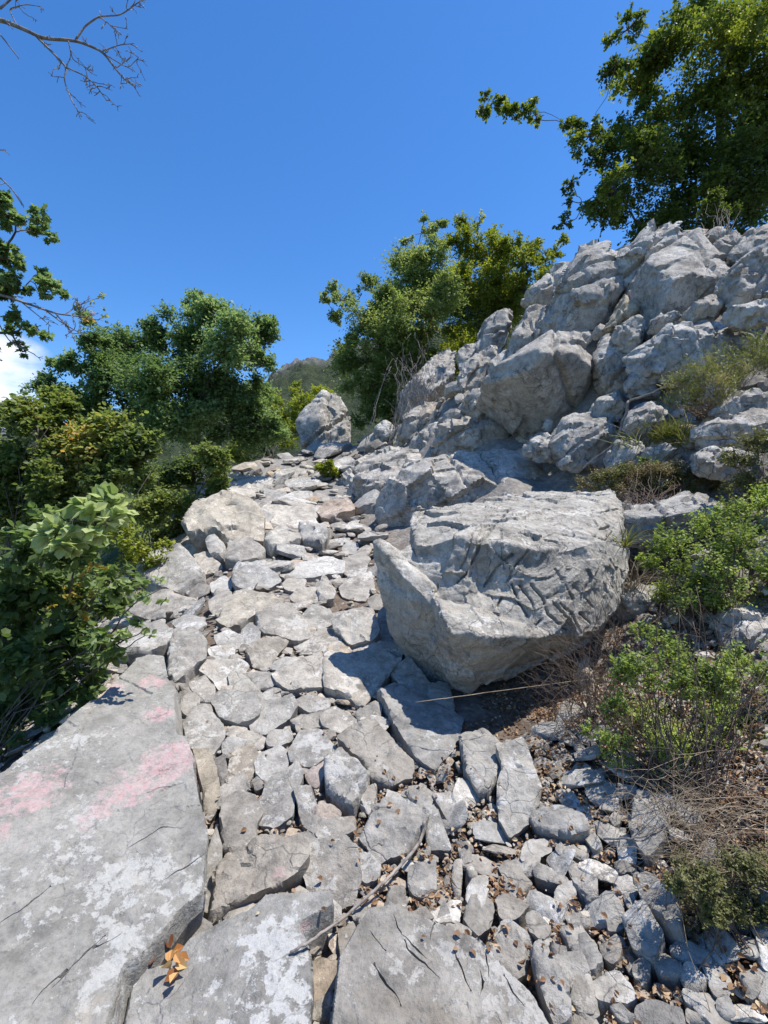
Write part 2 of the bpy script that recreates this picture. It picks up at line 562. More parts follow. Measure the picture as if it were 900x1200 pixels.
def build_hill():
    az = np.radians(np.linspace(-75, 60, 420))
    rr = np.concatenate([np.linspace(120, 420, 130), np.linspace(430, 900, 20)])
    A, Rr = np.meshgrid(az, rr)
    X = np.sin(A) * Rr; Y = np.cos(A) * Rr
    deg = np.degrees(A)
    # skyline as an elevation angle by direction
    sk = np.interp(deg, [-75, -50, -38, -28, -16, -12.5, -10, -7, -3, 4, 20, 60], [2, 4, 7.0, 9.0, 13.0, 15.8, 17.1, 17.2, 19.0, 20.5, 21, 16])
    u = np.clip((Rr - 120) / 300, 0, 1)
    prof = u ** 1.25
    top = np.tan(np.radians(sk)) * 420
    p = np.c_[X.ravel(), Y.ravel(), np.zeros(X.size)]
    n = fbm(p * 0.022, 5, 21, ridged=True); n2 = fbm(p * 0.16, 4, 33); n3 = fbm(p * 0.5, 2, 41)
    Z = (-30 + (top + 30) * prof).ravel() + n * 10 * u.ravel() + n2 * 5.5 + n3 * 2.6
    Z -= np.clip((Rr.ravel() - 430) / 470, 0, 1) * 200
    p[:, 2] = Z
    crag = np.clip((u.ravel() - 0.93) / 0.06 + n2 * 1.0, 0, 1) * (n2 > -0.2)
    nx = A.shape[1]; ny = A.shape[0]
    i = (np.arange(ny - 1)[:, None] * nx + np.arange(nx - 1)[None, :]).ravel()
    q = np.stack([i, i + 1, i + nx + 1, i + nx], 1)
    m, t = newmat('wooded_hillside')
    out = N(t, 'ShaderNodeOutputMaterial')
    b = N(t, 'ShaderNodeBsdfPrincipled', Roughness=0.95)
    co = N(t, 'ShaderNodeTexCoord').outputs['Object']
    grn = ramp(t, noise(t, co, 0.25, 8, 0.7), [(0.35, (0.010, 0.020, 0.007)), (0.5, (0.028, 0.046, 0.014)), (0.68, (0.055, 0.074, 0.022))])
    gry = ramp(t, noise(t, co, 0.12, 8, 0.75), [(0.35, (0.07, 0.072, 0.072)), (0.6, (0.25, 0.245, 0.24))])
    at = N(t, 'ShaderNodeAttribute', attribute_name='crag')
    t.links.new(mixrgb(t, at.outputs['Fac'], grn, gry), b.inputs['Base Color'])
    bp = N(t, 'ShaderNodeBump', Strength=1.0, Distance=3.0)
    t.links.new(noise(t, co, 0.4, 6, 0.7), bp.inputs['Height']); t.links.new(bp.outputs[0], b.inputs['Normal'])
    t.links.new(b.outputs[0], out.inputs[0])
    tag(link('hill', fast_mesh('hill', p, None, q, {'crag': crag}, True), m), kind='structure')
build_hill()

# ------------------------------------------------------------------ rocks
def tint(rng, lo=0.82, hi=1.1, warm=0.03):
    k = rng.uniform(lo, hi); s = rng.uniform(-warm, warm)
    return (k * (1 + s), k, k * (1 - s * 1.3), 1)

def seg_dist(P, A, B):
    """distances (n points x m segments)"""
    AB = B - A
    t = ((P[:, None, :] - A[None]) * AB[None]).sum(2) / ((AB * AB).sum(1)[None] + 1e-12)
    t = np.clip(t, 0, 1)
    return np.linalg.norm(P[:, None, :] - (A[None] + t[..., None] * AB[None]), axis=2)

def inside(P, poly):
    x, y = P[:, 0], P[:, 1]
    c = np.zeros(len(P), bool)
    j = len(poly) - 1
    for i in range(len(poly)):
        xi, yi = poly[i]; xj, yj = poly[j]
        cond = ((yi > y) != (yj > y)) & (x < (xj - xi) * (y - yi) / (yj - yi + 1e-15) + xi)
        c ^= cond
        j = i
    return c

OCC_S = 0.015
OX0, OY0 = -6.0, 0.3
OCC = np.zeros((int(14 / OCC_S), int(12 / OCC_S)), bool)        # rows y, columns x: ground already covered by a stone
def occ_mark(poly_xy):
    lo = poly_xy.min(0); hi = poly_xy.max(0)
    i0, i1 = int((lo[0] - OX0) / OCC_S), int((hi[0] - OX0) / OCC_S) + 1
    j0, j1 = int((lo[1] - OY0) / OCC_S), int((hi[1] - OY0) / OCC_S) + 1
    i0, j0 = max(i0, 0), max(j0, 0); i1 = min(i1, OCC.shape[1]); j1 = min(j1, OCC.shape[0])
    if i1 <= i0 or j1 <= j0: return
    X, Y = np.meshgrid(OX0 + (np.arange(i0, i1) + .5) * OCC_S, OY0 + (np.arange(j0, j1) + .5) * OCC_S)
    m = inside(np.c_[X.ravel(), Y.ravel()], poly_xy).reshape(X.shape)
    OCC[j0:j1, i0:i1] |= m
def occ_free(x, y, r):
    n = max(1, int(r / OCC_S))
    i, j = int((x - OX0) / OCC_S), int((y - OY0) / OCC_S)
    sub = OCC[max(j - n, 0):j + n + 1, max(i - n, 0):i + n + 1]
    if sub.size == 0 or not (0 <= i < OCC.shape[1] and 0 <= j < OCC.shape[0]): return 1.0
    return 1.0 - sub.mean()

STONES = []                                     # every loose stone: object, size, aspect, pixel centre

def flat_stone(poly, T=None, tilt=None, name='stone', label=None, mat=None, col=None, seed=0, lift=None, cracks=(), facets=2,
               k=None, res=None, rough=1.0, group='loose stones paving the path', cat='stone', reg=True, edge=(1.6, 6.0), grow=1.10, dense=9000.0):
    """a slab-like stone: the traced outline laid on the ground at its own distance, with a chipped, bevelled top and buried sides"""
    rng = np.random.default_rng(seed + 77)
    poly = np.array(poly, float)
    poly = poly.mean(0) + (poly - poly.mean(0)) * grow
    cpx = poly.mean(0)
    h0 = hit(cpx[0], cpx[1])
    if h0 is None:
        return None
    d = h0[1]
    wpx = math.sqrt(np.ptp(poly[:, 0]) * np.ptp(poly[:, 1]))
    size = wpx / F * d
    T0 = T
    if T is None:
        T = float(np.clip(size * rng.uniform(0.10, 0.18) * np.interp(d, [2, 5], [1, .72]), 0.025, 0.18))
    if reg and T0 is not None and d < 4.5: T = T * 0.62
    if lift is None: lift = T * 0.35
    elif reg: lift = lift * 0.62
    c = hit(cpx[0], cpx[1], lift)
    n = gnormal(c[0], c[1])
    to = -c / np.linalg.norm(c)
    if k is None: k = float(np.interp(d, [1.5, 4, 8, 12], [0.16, 0.30, 0.46, 0.55]))
    n = n + k * to
    n /= np.linalg.norm(n)
    tv = np.array(tilt) if tilt is not None else rng.normal(0, 0.085, 3)
    n = n + tv
    n /= np.linalg.norm(n)
    u = np.cross([0, 1, 0], n); u /= np.linalg.norm(u)
    v = np.cross(n, u)
    def proj(pp):
        r = np.c_[(pp[:, 0] - 450) / F, np.ones(len(pp)), (600 - pp[:, 1]) / F]
        t = (c @ n) / (r @ n)
        w3 = r * t[:, None] - c
        return np.c_[w3 @ u, w3 @ v]
    P2 = proj(poly)
    area = 0.5 * np.sum(P2[:, 0] * np.roll(P2[:, 1], -1) - P2[:, 1] * np.roll(P2[:, 0], -1))
    if area < 0: P2 = P2[::-1]
    area = abs(area)
    if res is None: res = float(np.clip(3.0 * d / F, 0.0075, 0.05))
    if dense > 20000: res = 0.0045
    res = max(res, math.sqrt(area / dense))
    # ragged outline
    A = P2; B = np.roll(P2, -1, 0)
    bd = []
    for a, b in zip(A, B):
        m = max(1, int(np.linalg.norm(b - a) / res))
        for i in range(m): bd.append(a + (b - a) * i / m)
    bd = np.array(bd)
    ctr = bd.mean(0)
    # round the corners a little, then roughen
    for _ in range(2):
        bd = 0.5 * bd + 0.25 * (np.roll(bd, 1, 0) + np.roll(bd, -1, 0))
    q3 = np.c_[bd, np.full(len(bd), seed * 1.7)]
    rad = bd - ctr; rl = np.linalg.norm(rad, axis=1)[:, None] + 1e-9
    s_ = math.sqrt(area)
    sa_ = min(s_, 0.45)
    amp = 0.045 * sa_ * fbm(q3 / (0.35 * s_), 3, seed)[:, None] + 0.02 * sa_ * chips(q3 / (0.22 * s_), seed)[:, None]
    bd = bd + rad / rl * amp * rough
    nb = len(bd)
    lo = bd.min(0); hi = bd.max(0)
    gx, gy = np.meshgrid(np.arange(lo[0], hi[0], res), np.arange(lo[1], hi[1], res * 0.87))
    gx = gx + (np.arange(gx.shape[0]) % 2)[:, None] * res * 0.5
    gp = np.c_[gx.ravel(), gy.ravel()] + rng.uniform(-.15, .15, (gx.size, 2)) * res
    gp = gp[inside(gp, bd)]
    if len(gp):
        dd = seg_dist(gp, bd, np.roll(bd, -1, 0)).min(1) if len(gp) * nb < 3e7 else np.concatenate([seg_dist(c_, bd, np.roll(bd, -1, 0)).min(1) for c_ in np.array_split(gp, 12)])
        gp = gp[dd > 0.55 * res]
    CR = []
    for ci, (line, wd, dp) in enumerate(cracks):
        lp = proj(np.array(line, float))
        ln_ = np.r_[0, np.cumsum(np.linalg.norm(np.diff(lp, axis=0), axis=1))]
        tt = np.linspace(0, ln_[-1], max(4, int(ln_[-1] / 0.006)))
        cl = np.c_[np.interp(tt, ln_, lp[:, 0]), np.interp(tt, ln_, lp[:, 1])]
        q0 = np.c_[cl, np.full(len(cl), ci * 5.0)]
        cl = cl + np.c_[fbm(q0 / 0.05, 3, 50), fbm(q0 / 0.05, 3, 60)] * 0.010
        tg = np.gradient(cl, axis=0); tg /= np.linalg.norm(tg, axis=1)[:, None] + 1e-9
        nn_ = np.c_[-tg[:, 1], tg[:, 0]]
        ww = wd * np.sin(np.linspace(0.25, math.pi - .1, len(cl)))[:, None] * (0.7 + .5 * fbm(q0 / 0.03, 2, 70)[:, None])
        ww = np.maximum(ww, 0.0008)
        keep = inside(cl, bd)
        if len(gp): gp = gp[seg_dist(gp, cl[:-1], cl[1:]).min(1) > wd * 1.6]
        CR.append((cl, ww, dp))
        gp = np.r_[gp, cl[keep], (cl + nn_ * ww)[keep], (cl - nn_ * ww)[keep]]
    allp = np.r_[bd, gp]
    ed = [(i, (i + 1) % nb) for i in range(nb)]
    try:
        vo, _, fo, ov, _, _ = geometry.delaunay_2d_cdt([Vector(p) for p in allp], ed, [], 1, 1e-5)
    except Exception:
        return None
    V2 = np.array([tuple(x) for x in vo]); FT = np.array([f for f in fo if len(f) == 3])
    if len(FT) == 0: return None
    isb = np.zeros(len(V2), bool)
    order = {}
    for i, l in enumerate(ov):
        for o_ in l:
            if o_ < nb: isb[i] = True; order[o_] = i
    # heights: every edge has its own bevel, the top is two or three tilted planes
    D = seg_dist(V2, A if area > 0 else A, B)
    sl_ = rng.uniform(edge[0], edge[1], len(A))
    h = np.min(D * sl_[None] + T * rng.uniform(0.55, 1.0, len(A))[None], axis=1)
    for f_ in range(facets):
        a_ = rng.uniform(0, 2 * math.pi); g_ = rng.uniform(0.03, 0.22) * T / s_ * 2
        pl = T * rng.uniform(0.92, 1.1) + g_ * ((V2 - ctr) @ np.array([math.cos(a_), math.sin(a_)])) + T * 0.05
        h = np.minimum(h, pl)
    q3 = np.c_[V2, np.full(len(V2), seed * 3.1)]
    h = h + T * ((0.16 if reg else 0.06) * chips(q3 / (0.33 * s_), seed + 3) + 0.10 * fbm(q3 / (0.25 * s_), 4, seed + 5)) * rough
    mm = min(1.0, s_ / 0.15)
    h = h + (0.006 * fbm(q3 / 0.045, 3, seed + 9) + 0.010 * mm * chips(q3 / 0.10, seed + 13)) * rough * min(1.0, T / 0.05)
    for (cl, ww, dp) in CR:
        dist = np.linalg.norm(V2[:, None] - cl[None], axis=2).min(1) if len(V2) * len(cl) < 4e7 else seg_dist(V2, cl[::3][:-1], cl[::3][1:]).min(1)
        h = h - dp * (dist < 0.0005)
    h = np.maximum(h, T * 0.12)
    depth = 0.06 + 0.5 * T + 0.12 * s_
    V3 = c + V2[:, :1] * u + V2[:, 1:] * v + (h - lift)[:, None] * n
    bi = [order[i] for i in range(nb) if i in order]
    bot2 = V2[bi] * 1.0
    bot2 = ctr + (bot2 - ctr) * rng.uniform(0.84, 0.97)
    V3b = c + bot2[:, :1] * u + bot2[:, 1:] * v - depth * n
    nv = len(V3); m = len(bi)
    quads = [[bi[i], nv + i, nv + (i + 1) % m, bi[(i + 1) % m]] for i in range(m)]
    cb = len(V3) + m
    tris = list(FT) + [[cb, nv + (i + 1) % m, nv + i] for i in range(m)]
    allv = np.r_[V3, V3b, [c + ctr[0] * u + ctr[1] * v - depth * n]]
    base = c + ctr[0] * u + ctr[1] * v
    me = fast_mesh(name, allv - base, tris, quads, None, True)
    bm = bmesh.new(); bm.from_mesh(me); bmesh.ops.recalc_face_normals(bm, faces=bm.faces); bm.to_mesh(me); bm.free()
    me.set_sharp_from_angle(angle=math.radians(48))
    o = link(name, me, mat or M_ROCK, None, base)
    cc_ = np.array(col or tint(rng), float); cc_[:3] *= np.interp(d, [1.2, 3.2, 6], [0.78, 0.92, 1.0]) if reg else 1.0  # far path's brighter exposure put into the tint: nearer stones darker
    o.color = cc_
    tag(o, label, cat, group)
    occ_mark((c + bd[:, :1] * u + bd[:, 1:] * v)[:, :2])
    if reg:
        ev = np.linalg.svd(P2 - P2.mean(0), compute_uv=False)
        STONES.append(dict(o=o, a=s_, px=cpx, asp=ev[0] / max(ev[1], 1e-6), tone=o.color[1], warm=o.color[0] / o.color[2], nv=len(poly), lab=label))
    return o

def unit_(a):
    return a / np.linalg.norm(a)

def voxelise(bm_list, voxel):
    me = bpy.data.meshes.new('tmp')
    b = bmesh.new()
    for x in bm_list:
        tm = bpy.data.meshes.new('t2'); x.to_mesh(tm); b.from_mesh(tm); bpy.data.meshes.remove(tm); x.free()
    b.to_mesh(me); b.free()
    o = bpy.data.objects.new('tmp', me); COL.objects.link(o)
    md = o.modifiers.new('r', 'REMESH'); md.mode = 'VOXEL'; md.voxel_size = voxel
    dg = bpy.context.evaluated_depsgraph_get(); dg.update()
    ev = o.evaluated_get(dg).data
    n = len(ev.vertices)
    v = np.empty(n * 3, np.float32); ev.vertices.foreach_get('co', v)
    ls = np.empty(len(ev.loops), np.int32); ev.loops.foreach_get('vertex_index', ls)
    tot = np.empty(len(ev.polygons), np.int32); ev.polygons.foreach_get('loop_total', tot)
    st = np.empty(len(ev.polygons), np.int32); ev.polygons.foreach_get('loop_start', st)
    q = np.stack([ls[st[tot == 4] + i] for i in range(4)], 1)
    t = np.stack([ls[st[tot == 3] + i] for i in range(3)], 1) if (tot == 3).any() else None
    bpy.data.objects.remove(o); bpy.data.meshes.remove(me)
    return v.reshape(-1, 3).astype(float), q, t

def vnormals(v, q):
    n = np.cross(v[q[:, 2]] - v[q[:, 0]], v[q[:, 3]] - v[q[:, 1]])
    out = np.zeros_like(v)
    for i in range(4):
        np.add.at(out, q[:, i], n)
    return out / (np.linalg.norm(out, axis=1)[:, None] + 1e-12)

def smooth_v(v, q, it=1, k=0.5):
    for _ in range(it):
        s = np.zeros_like(v); c = np.zeros(len(v))
        for a, b in ((0, 1), (1, 2), (2, 3), (3, 0)):
            np.add.at(s, q[:, a], v[q[:, b]]); np.add.at(c, q[:, a], 1)
            np.add.at(s, q[:, b], v[q[:, a]]); np.add.at(c, q[:, b], 1)
        v = v * (1 - k) + k * s / c[:, None]
    return v

def hull_bm(pts3):
    b = bmesh.new()
    for p in pts3: b.verts.new(p)
    r = bmesh.ops.convex_hull(b, input=b.verts)
    junk = [e for e in r['geom_interior'] if isinstance(e, bmesh.types.BMVert)] + [e for e in r['geom_unused'] if isinstance(e, bmesh.types.BMVert)]
    bmesh.ops.delete(b, geom=list(set(junk)), context='VERTS')
    bmesh.ops.recalc_face_normals(b, faces=b.faces)
    return b

def chop(bm, rng, k, W, lo=0.05, hi=0.20):
    """break flat faces off a convex block"""
    for _ in range(k):
        n = rng.normal(0, 1, 3); n[1] -= 0.5; n[2] += 0.25; n /= np.linalg.norm(n)
        h = max(float(np.dot(n, v.co)) for v in bm.verts)
        r = bmesh.ops.bisect_plane(bm, geom=bm.verts[:] + bm.edges[:] + bm.faces[:], plane_co=Vector(n * (h - rng.uniform(lo, hi) * W)), plane_no=Vector(n), clear_outer=True)
        ed = [e for e in r['geom_cut'] if isinstance(e, bmesh.types.BMEdge)]
        if ed: bmesh.ops.contextual_create(bm, geom=ed)
    bmesh.ops.recalc_face_normals(bm, faces=bm.faces)
    return bm

def hull_rock(name, label, cat, hulls, voxel, size, seed, mat=None, col=None, group=None, dents=(), cracks=(), rough=1.0, flute=None, chip=1.0, cuts=0, joints=0):
    rgc = np.random.default_rng(seed + 17)
    v, q, t = voxelise([chop(hull_bm(h), rgc, cuts, size) for h in hulls], voxel)
    if mat is not None: v = smooth_v(v, q, 1, 0.35)
    n = vnormals(v, q)
    p = v + seed * 3.77
    if mat is None:
        bn = unit_(np.array([-0.5, -0.2, 0.84]))
        p = p + np.outer(p @ bn, bn) * 0.45
    tl = 3.0 if mat is None else 1.5
    L1, L2, L3 = 0.42 * size, 0.17 * size, 0.07 * size
    warp = np.stack([fbm(p / (0.5 * size), 2, seed + k) for k in range(3)], 1) * (0.07 if mat is None else 0.18) * size
    d = chip * ((0.10 if mat is None else 0.075) * size * chips((p + warp) / L1, seed, tl, .35) + (0.016 if mat is None else 0.030) * size * chips((p + warp) / L2, seed + 11, tl, .4)) 
    d += (0.007 if mat is None else 0.020) * size * fbm((p + warp) / L2, 4, seed + 20, ridged=True)
    if mat is None:
        d -= 0.02 * size * np.clip((fbm((p + warp) @ np.array([[1,0,.5],[0,1,0],[-.35,0,1.9]]) / (0.45 * size), 3, seed + 61, ridged=True) - 0.55) / 0.25, 0, 1)
    if L3 > voxel * 2:
        d += chip * (0.006 if mat is None else 0.011) * size * chips((p + warp * .5) / L3, seed + 31, tl * .6)
    d += 0.006 * size * fbm(p / L3, 3, seed + 40)
    for _ in range(joints):
        jn = unit_(np.array([(-0.6, -0.25, 0.7), (0.85, -0.3, 0.35), (0.6, -.3, -.6)][rgc.integers(0, 3)]) + rgc.normal(0, .25, 3))
        s_ = (v - v.mean(0)) @ jn + 0.035 * size * fbm(v / (0.22 * size), 3, seed + 83)
        s_ = s_ - rgc.uniform(-.33, .33) * size
        wd_ = max(1.3 * voxel, 0.012 * size)
        d -= rgc.uniform(.04, .09) * size * np.clip(1 - np.abs(s_) / wd_, 0, 1)
        d += rgc.uniform(-.03, .03) * size * (s_ > 0)
    v = v + n * (d * rough)[:, None]
    for (c, r, dep) in dents:
        w_ = np.exp(-(((v - c) / r) ** 2).sum(1))
        v = v + np.array([0.0, 0.75, -0.55])[None] * (dep * w_)[:, None]
    if flute is not None:
        ax, per, dep = flute
        ax = np.asarray(ax, float)
        ph = (v @ ax) / per * 2 * math.pi + 2.5 * fbm(v / (0.35 * size), 3, seed)
        v = v - n * (dep * np.maximum(np.sin(ph), 0) ** 2)[:, None]
    if cracks:
        bvh = BVHTree.FromPolygons([Vector(x) for x in v], [tuple(f) for f in q])
        wob = np.stack([fbm(v / 0.06, 2, 71 + k) for k in range(3)], 1) * 0.005
        for (line, wd, dep) in cracks:
            ps = []
            line = np.array(line, float)
            for a, b in zip(line[:-1], line[1:]):
                for s in np.linspace(0, 1, 6):
                    x = a + (b - a) * s
                    h = bvh.ray_cast(Vector((0, 0, 0)), Vector(unp(x[0], x[1], 1)).normalized(), 60)
                    if h[0] is not None: ps.append(h[0])
            if len(ps) < 2: continue
            ps = np.array([tuple(x) for x in ps])
            lo = ps.min(0) - 0.1; hi = ps.max(0) + 0.1
            m = np.nonzero(((v > lo) & (v < hi)).all(1))[0]
            dist = seg_dist(v[m] + wob[m], ps[:-1], ps[1:]).min(1)
            v[m] -= n[m] * (dep * np.clip(1 - dist / wd, 0, 1) ** 0.6)[:, None]
    ctr = v.mean(0); ctr[2] = v[:, 2].min()
    me = fast_mesh(name, v - ctr, t, q, None, True)
    me.set_sharp_from_angle(angle=math.radians(62 if mat is not None else 34))
    o = link(name, me, mat or M_CRAG, None, ctr)
    o.color = col or tint(np.random.default_rng(seed), 0.9, 1.05, 0.02)
    tag(o, label, cat, group)
    occ_mark_pts(v[:, :2])
    return o

def occ_mark_pts(xy):
    i = ((xy[:, 0] - OX0) / OCC_S).astype(int); j = ((xy[:, 1] - OY0) / OCC_S).astype(int)
    m = (i >= 0) & (j >= 0) & (i < OCC.shape[1]) & (j < OCC.shape[0])
    OCC[j[m], i[m]] = True

M_BOULDER = rock_material('cracked_boulder_stone', lichen=.15, scale=1.3, bump=1.25, crack=.9, mid=(.33,.308,.274), light=(.47,.443,.398))
# ---- the great cracked boulder in the middle of the path
def J(x, y): return (400 + x * 340 / 900.0, 560 + y * 340 / 900.0)
def JP(x, y, d): return unp(*J(x, y), d)
main = [JP(230,110,3.5), JP(212,150,3.15), JP(214,205,2.92), JP(340,90,3.8), JP(520,52,4.05), JP(640,52,4.05), JP(850,42,3.75), JP(875,110,3.45),
        JP(238,190,2.68), JP(350,182,2.60), JP(620,215,2.55), JP(760,205,2.66), JP(850,190,2.95), JP(880,300,2.92), JP(862,400,2.75),
        JP(300,390,2.52), JP(440,410,2.50), JP(560,455,2.44), JP(650,498,2.44), JP(745,495,2.50), JP(810,465,2.60),
        JP(460,600,2.75), JP(540,600,2.9), JP(640,530,2.85), JP(800,480,3.0), JP(300,600,2.85), JP(260,480,2.75)]
main += [unp(500, 800, 3.3), unp(620, 770, 3.4), unp(715, 700, 3.6), unp(500, 700, 3.7), unp(600, 640, 4.5), unp(710, 640, 4.3), unp(520, 640, 4.2)]
nose = [JP(105,200,2.76), JP(118,190,2.80), JP(150,240,2.64), JP(230,262,2.58), JP(292,335,2.46), JP(282,400,2.40), JP(120,320,2.78),
        JP(150,370,2.76), JP(160,480,2.80), JP(195,530,2.84), JP(330,630,2.70), JP(240,235,2.95), JP(300,300,3.2), JP(200,420,3.1), JP(270,560,3.0)]
ledge = [JP(280,365,2.42), JP(330,395,2.46), JP(440,415,2.48), JP(545,440,2.46), JP(345,488,2.22), JP(395,480,2.22), JP(450,497,2.21), JP(540,490,2.27), JP(575,462,2.36), JP(655,500,2.44),
         JP(400,664,2.56), JP(345,642,2.60), JP(460,626,2.58), JP(275,545,2.62), JP(500,590,2.7), JP(300,500,2.40), JP(400,600,3.0), JP(560,500,2.9)]
def J2(*p): return [J(*x) for x in p]
cracks = [
 (J2((525,95),(470,155),(440,195),(385,300),(360,325)), 0.0079, 0.030), (J2((470,160),(410,165),(455,110),(500,75)), 0.0072, 0.022),
 (J2((405,170),(395,225),(372,280)), 0.0066, 0.022),
 (J2((530,235),(480,280),(445,335)), 0.0086, 0.030), (J2((580,225),(535,275),(520,320)), 0.0072, 0.024), (J2((495,160),(500,235),(505,280)), 0.0066, 0.022),
 (J2((555,335),(590,380),(600,410)), 0.0072, 0.024), (J2((590,330),(625,370),(640,420),(700,470)), 0.0079, 0.030), (J2((665,285),(700,340),(720,375)), 0.0072, 0.027),
 (J2((640,370),(690,420),(725,475)), 0.0079, 0.030), (J2((680,390),(720,430),(745,480)), 0.0072, 0.027), (J2((720,330),(780,400)), 0.0066, 0.022),
 (J2((570,150),(600,195),(660,170),(760,190)), 0.0066, 0.022), (J2((500,370),(485,400)), 0.0072, 0.024), (J2((530,330),(550,385),(580,430)), 0.0079, 0.027),
 (J2((785,130),(800,160),(830,150)), 0.0079, 0.030), (J2((790,110),(860,95)), 0.0079, 0.027), (J2((780,180),(820,195),(840,165)), 0.0072, 0.024),
 (J2((300,330),(290,370),(310,430)), 0.0066, 0.022), (J2((400,400),(440,450)), 0.0066, 0.022), (J2((230,140),(300,120),(420,100),(540,62)), 0.0066, 0.022),
 
 (J2((740,420),(790,470)), 0.0066, 0.022), (J2((820,230),(840,320)), 0.0066, 0.022), (J2((620,440),(600,470)), 0.0066, 0.022)]
fill = [JP(150,238,2.80), JP(215,202,2.82), JP(262,198,2.72), JP(305,250,2.58), JP(160,238,2.72), JP(200,222,2.86), JP(240,178,2.95), JP(340,188,2.74), JP(310,300,2.55), JP(240,285,2.64), JP(300,300,3.2), JP(200,400,3.0), JP(280,350,2.6)]
foot = [unp(462,738,2.88), unp(478,768,2.90), unp(510,797,2.80), unp(545,812,2.64), unp(562,806,2.68), unp(600,775,2.85), unp(690,754,2.8), unp(700,740,3.2), unp(500,760,3.4), unp(520,700,3.0), unp(640,690,3.0), unp(470,690,3.0)]
dents = [(JP(255,235,2.66), np.array([.15,.25,.15]), .10), (JP(500,310,2.55), np.array([.18,.25,.13]), .07), (JP(600,245,2.6), np.array([.09,.2,.09]), .07), (JP(700,230,2.66), np.array([.10,.2,.09]), .04),
         (JP(410,520,2.3), np.array([.10,.2,.05]), .06), (JP(180,300,2.72), np.array([.06,.2,.10]), .05), (JP(430,330,2.6), np.array([.06,.2,.10]), .04)]
hull_rock('boulder', 'large pale boulder split by dark cracks, standing in the middle of the rubble path', 'boulder', [main, nose, ledge, fill, foot], 0.0062, 0.85, 5,
          mat=M_BOULDER, col=(1.0, 1.0, .985, 1), dents=dents, cracks=cracks, rough=0.85, chip=0.7, joints=0)

# ---- the outcrop: every rock of it, traced from crops of the photograph
def crop(x0, y0, s): return lambda L_: [(x0 + x / s, y0 + y / s) for x, y in L_]
cH = crop(420, 330, 3); cK = crop(640, 220, 900 / 260); cR = crop(600, 420, 3); cG = crop(300, 420, 3); cS = crop(600, 650, 3)
def crag(label, outline, lean=0.6, th=0.9, inner=(), d=None, seed=None, col=None, rough=1.0, name='boulder', flute=None, group='rocks of the outcrop beside the path', off=0.0, chip=0.7, brow=0.16, under=0.24, cuts=9, joints=2):
    o = np.array(outline, float)
    o = o.mean(0) + (o - o.mean(0)) * 1.02
    seed = seed if seed is not None else int(o[0, 0] * 7 + o[0, 1])
    lowest = o[:, 1].max()
    cx = o[:, 0].mean()
    if d is None:
        yy = lowest - 0.15 * np.ptp(o[:, 1])
        h = hit(cx, yy, 0.0, GZ_ROCK)
        while h is None:
            yy += 3
            h = hit(cx, yy, 0.0, GZ_ROCK)
        d = h[1] + off
    W = math.sqrt(np.ptp(o[:, 0]) * np.ptp(o[:, 1])) / F * d
    Hm = np.ptp(o[:, 1]) / F * d
    pts_ = []
    for x, y in o:
        f = (lowest - y) / max(np.ptp(o[:, 1]), 1)
        pts_.append(unp(x, y, d + lean * Hm * f + (under * W if f < 0.38 else 0)))
    if brow > 0:
        rg_ = np.random.default_rng(seed + 5)
        for fx in (0.2, 0.42, 0.64, 0.84):
            yy_ = lowest - np.ptp(o[:, 1]) * rg_.uniform(0.36, 0.6)
            xl = [x for x, y in o]
            x_ = min(xl) + fx * (max(xl) - min(xl)) + rg_.uniform(-.05, .05) * (max(xl) - min(xl))
            if inside(np.array([[x_, yy_]]), o)[0]:
                pts_.append(unp(x_, yy_, d + lean * Hm * (lowest - yy_) / np.ptp(o[:, 1]) - brow * rg_.uniform(.6, 1.3) * W))
    cc = o.mean(0)
    for x, y in o:
        f = (lowest - y) / max(np.ptp(o[:, 1]), 1)
        bx, by = cc + (np.array([x, y]) - cc) * 0.86
        dd = d + lean * Hm * f + th * W
        pts_.append(unp(bx, by, d + lean * Hm * f) + np.array([0, th * W, -0.02 - 0.05 * W]))
    for x, y, e in inner:
        f = (lowest - y) / max(np.ptp(o[:, 1]), 1)
        pts_.append(unp(x, y, d + lean * Hm * f + e * W))
    # buried foot
    lowp = o[np.argsort(-o[:, 1])[:3]]
    for x, y in lowp:
        pts_.append(unp(x, y, d) + np.array([0, 0.3 * W, -0.35 * W]))
    vox = max(2.6 * d / F, W / 80.0, 0.014)
    return hull_rock(name, label, 'rock', [pts_], vox, W, seed, col=col, group=group, rough=rough, flute=flute, chip=chip, cuts=cuts, joints=joints)

ki = lambda *L_: [(640 + x * 260 / 900, 220 + y * 260 / 900, e) for x, y, e in L_]
hi_ = lambda *L_: [(420 + x / 3, 330 + y / 3, e) for x, y, e in L_]
crag('tall pointed grey rock crowning the outcrop, with a rough honeycombed face', cK([(45,440),(90,340),(150,235),(260,208),(330,300),(340,350),(300,420),(240,480),(245,560),(150,570),(80,500)]), .5, .9, ki((170,330,-.25),(230,430,-.2)), chip=.5, cuts=4)
crag('broad rounded rock at the skyline under the right tree, behind the square block', cK([(290,240),(390,165),(500,120),(560,130),(600,170),(520,220),(430,270),(390,350),(330,300)]), .55, 1.2, ki((400,250,-.2)))
crag('square-cut pale block with a light top and shaded underside on the outcrop', cK([(400,310),(430,265),(530,240),(560,190),(620,170),(640,200),(690,260),(770,340),(760,390),(640,420),(560,420),(480,470),(410,460)]), .75, .8, ki((440,320,-.12),(560,390,-.38),(660,385,-.32),(740,345,-.2)), rough=.7, chip=.35, brow=0, under=.3, cuts=3, joints=1)
crag('pale slanting rock just behind the square block, under the tree', cK([(620,170),(680,130),(720,160),(780,190),(820,250),(760,300),(690,250)]), .7, 1.0, off=.25)
crag('low pale rock above the dark rounded block at the picture edge', cK([(790,180),(900,150),(980,150),(960,250),(820,270)]), .8, 1.0, off=.2)
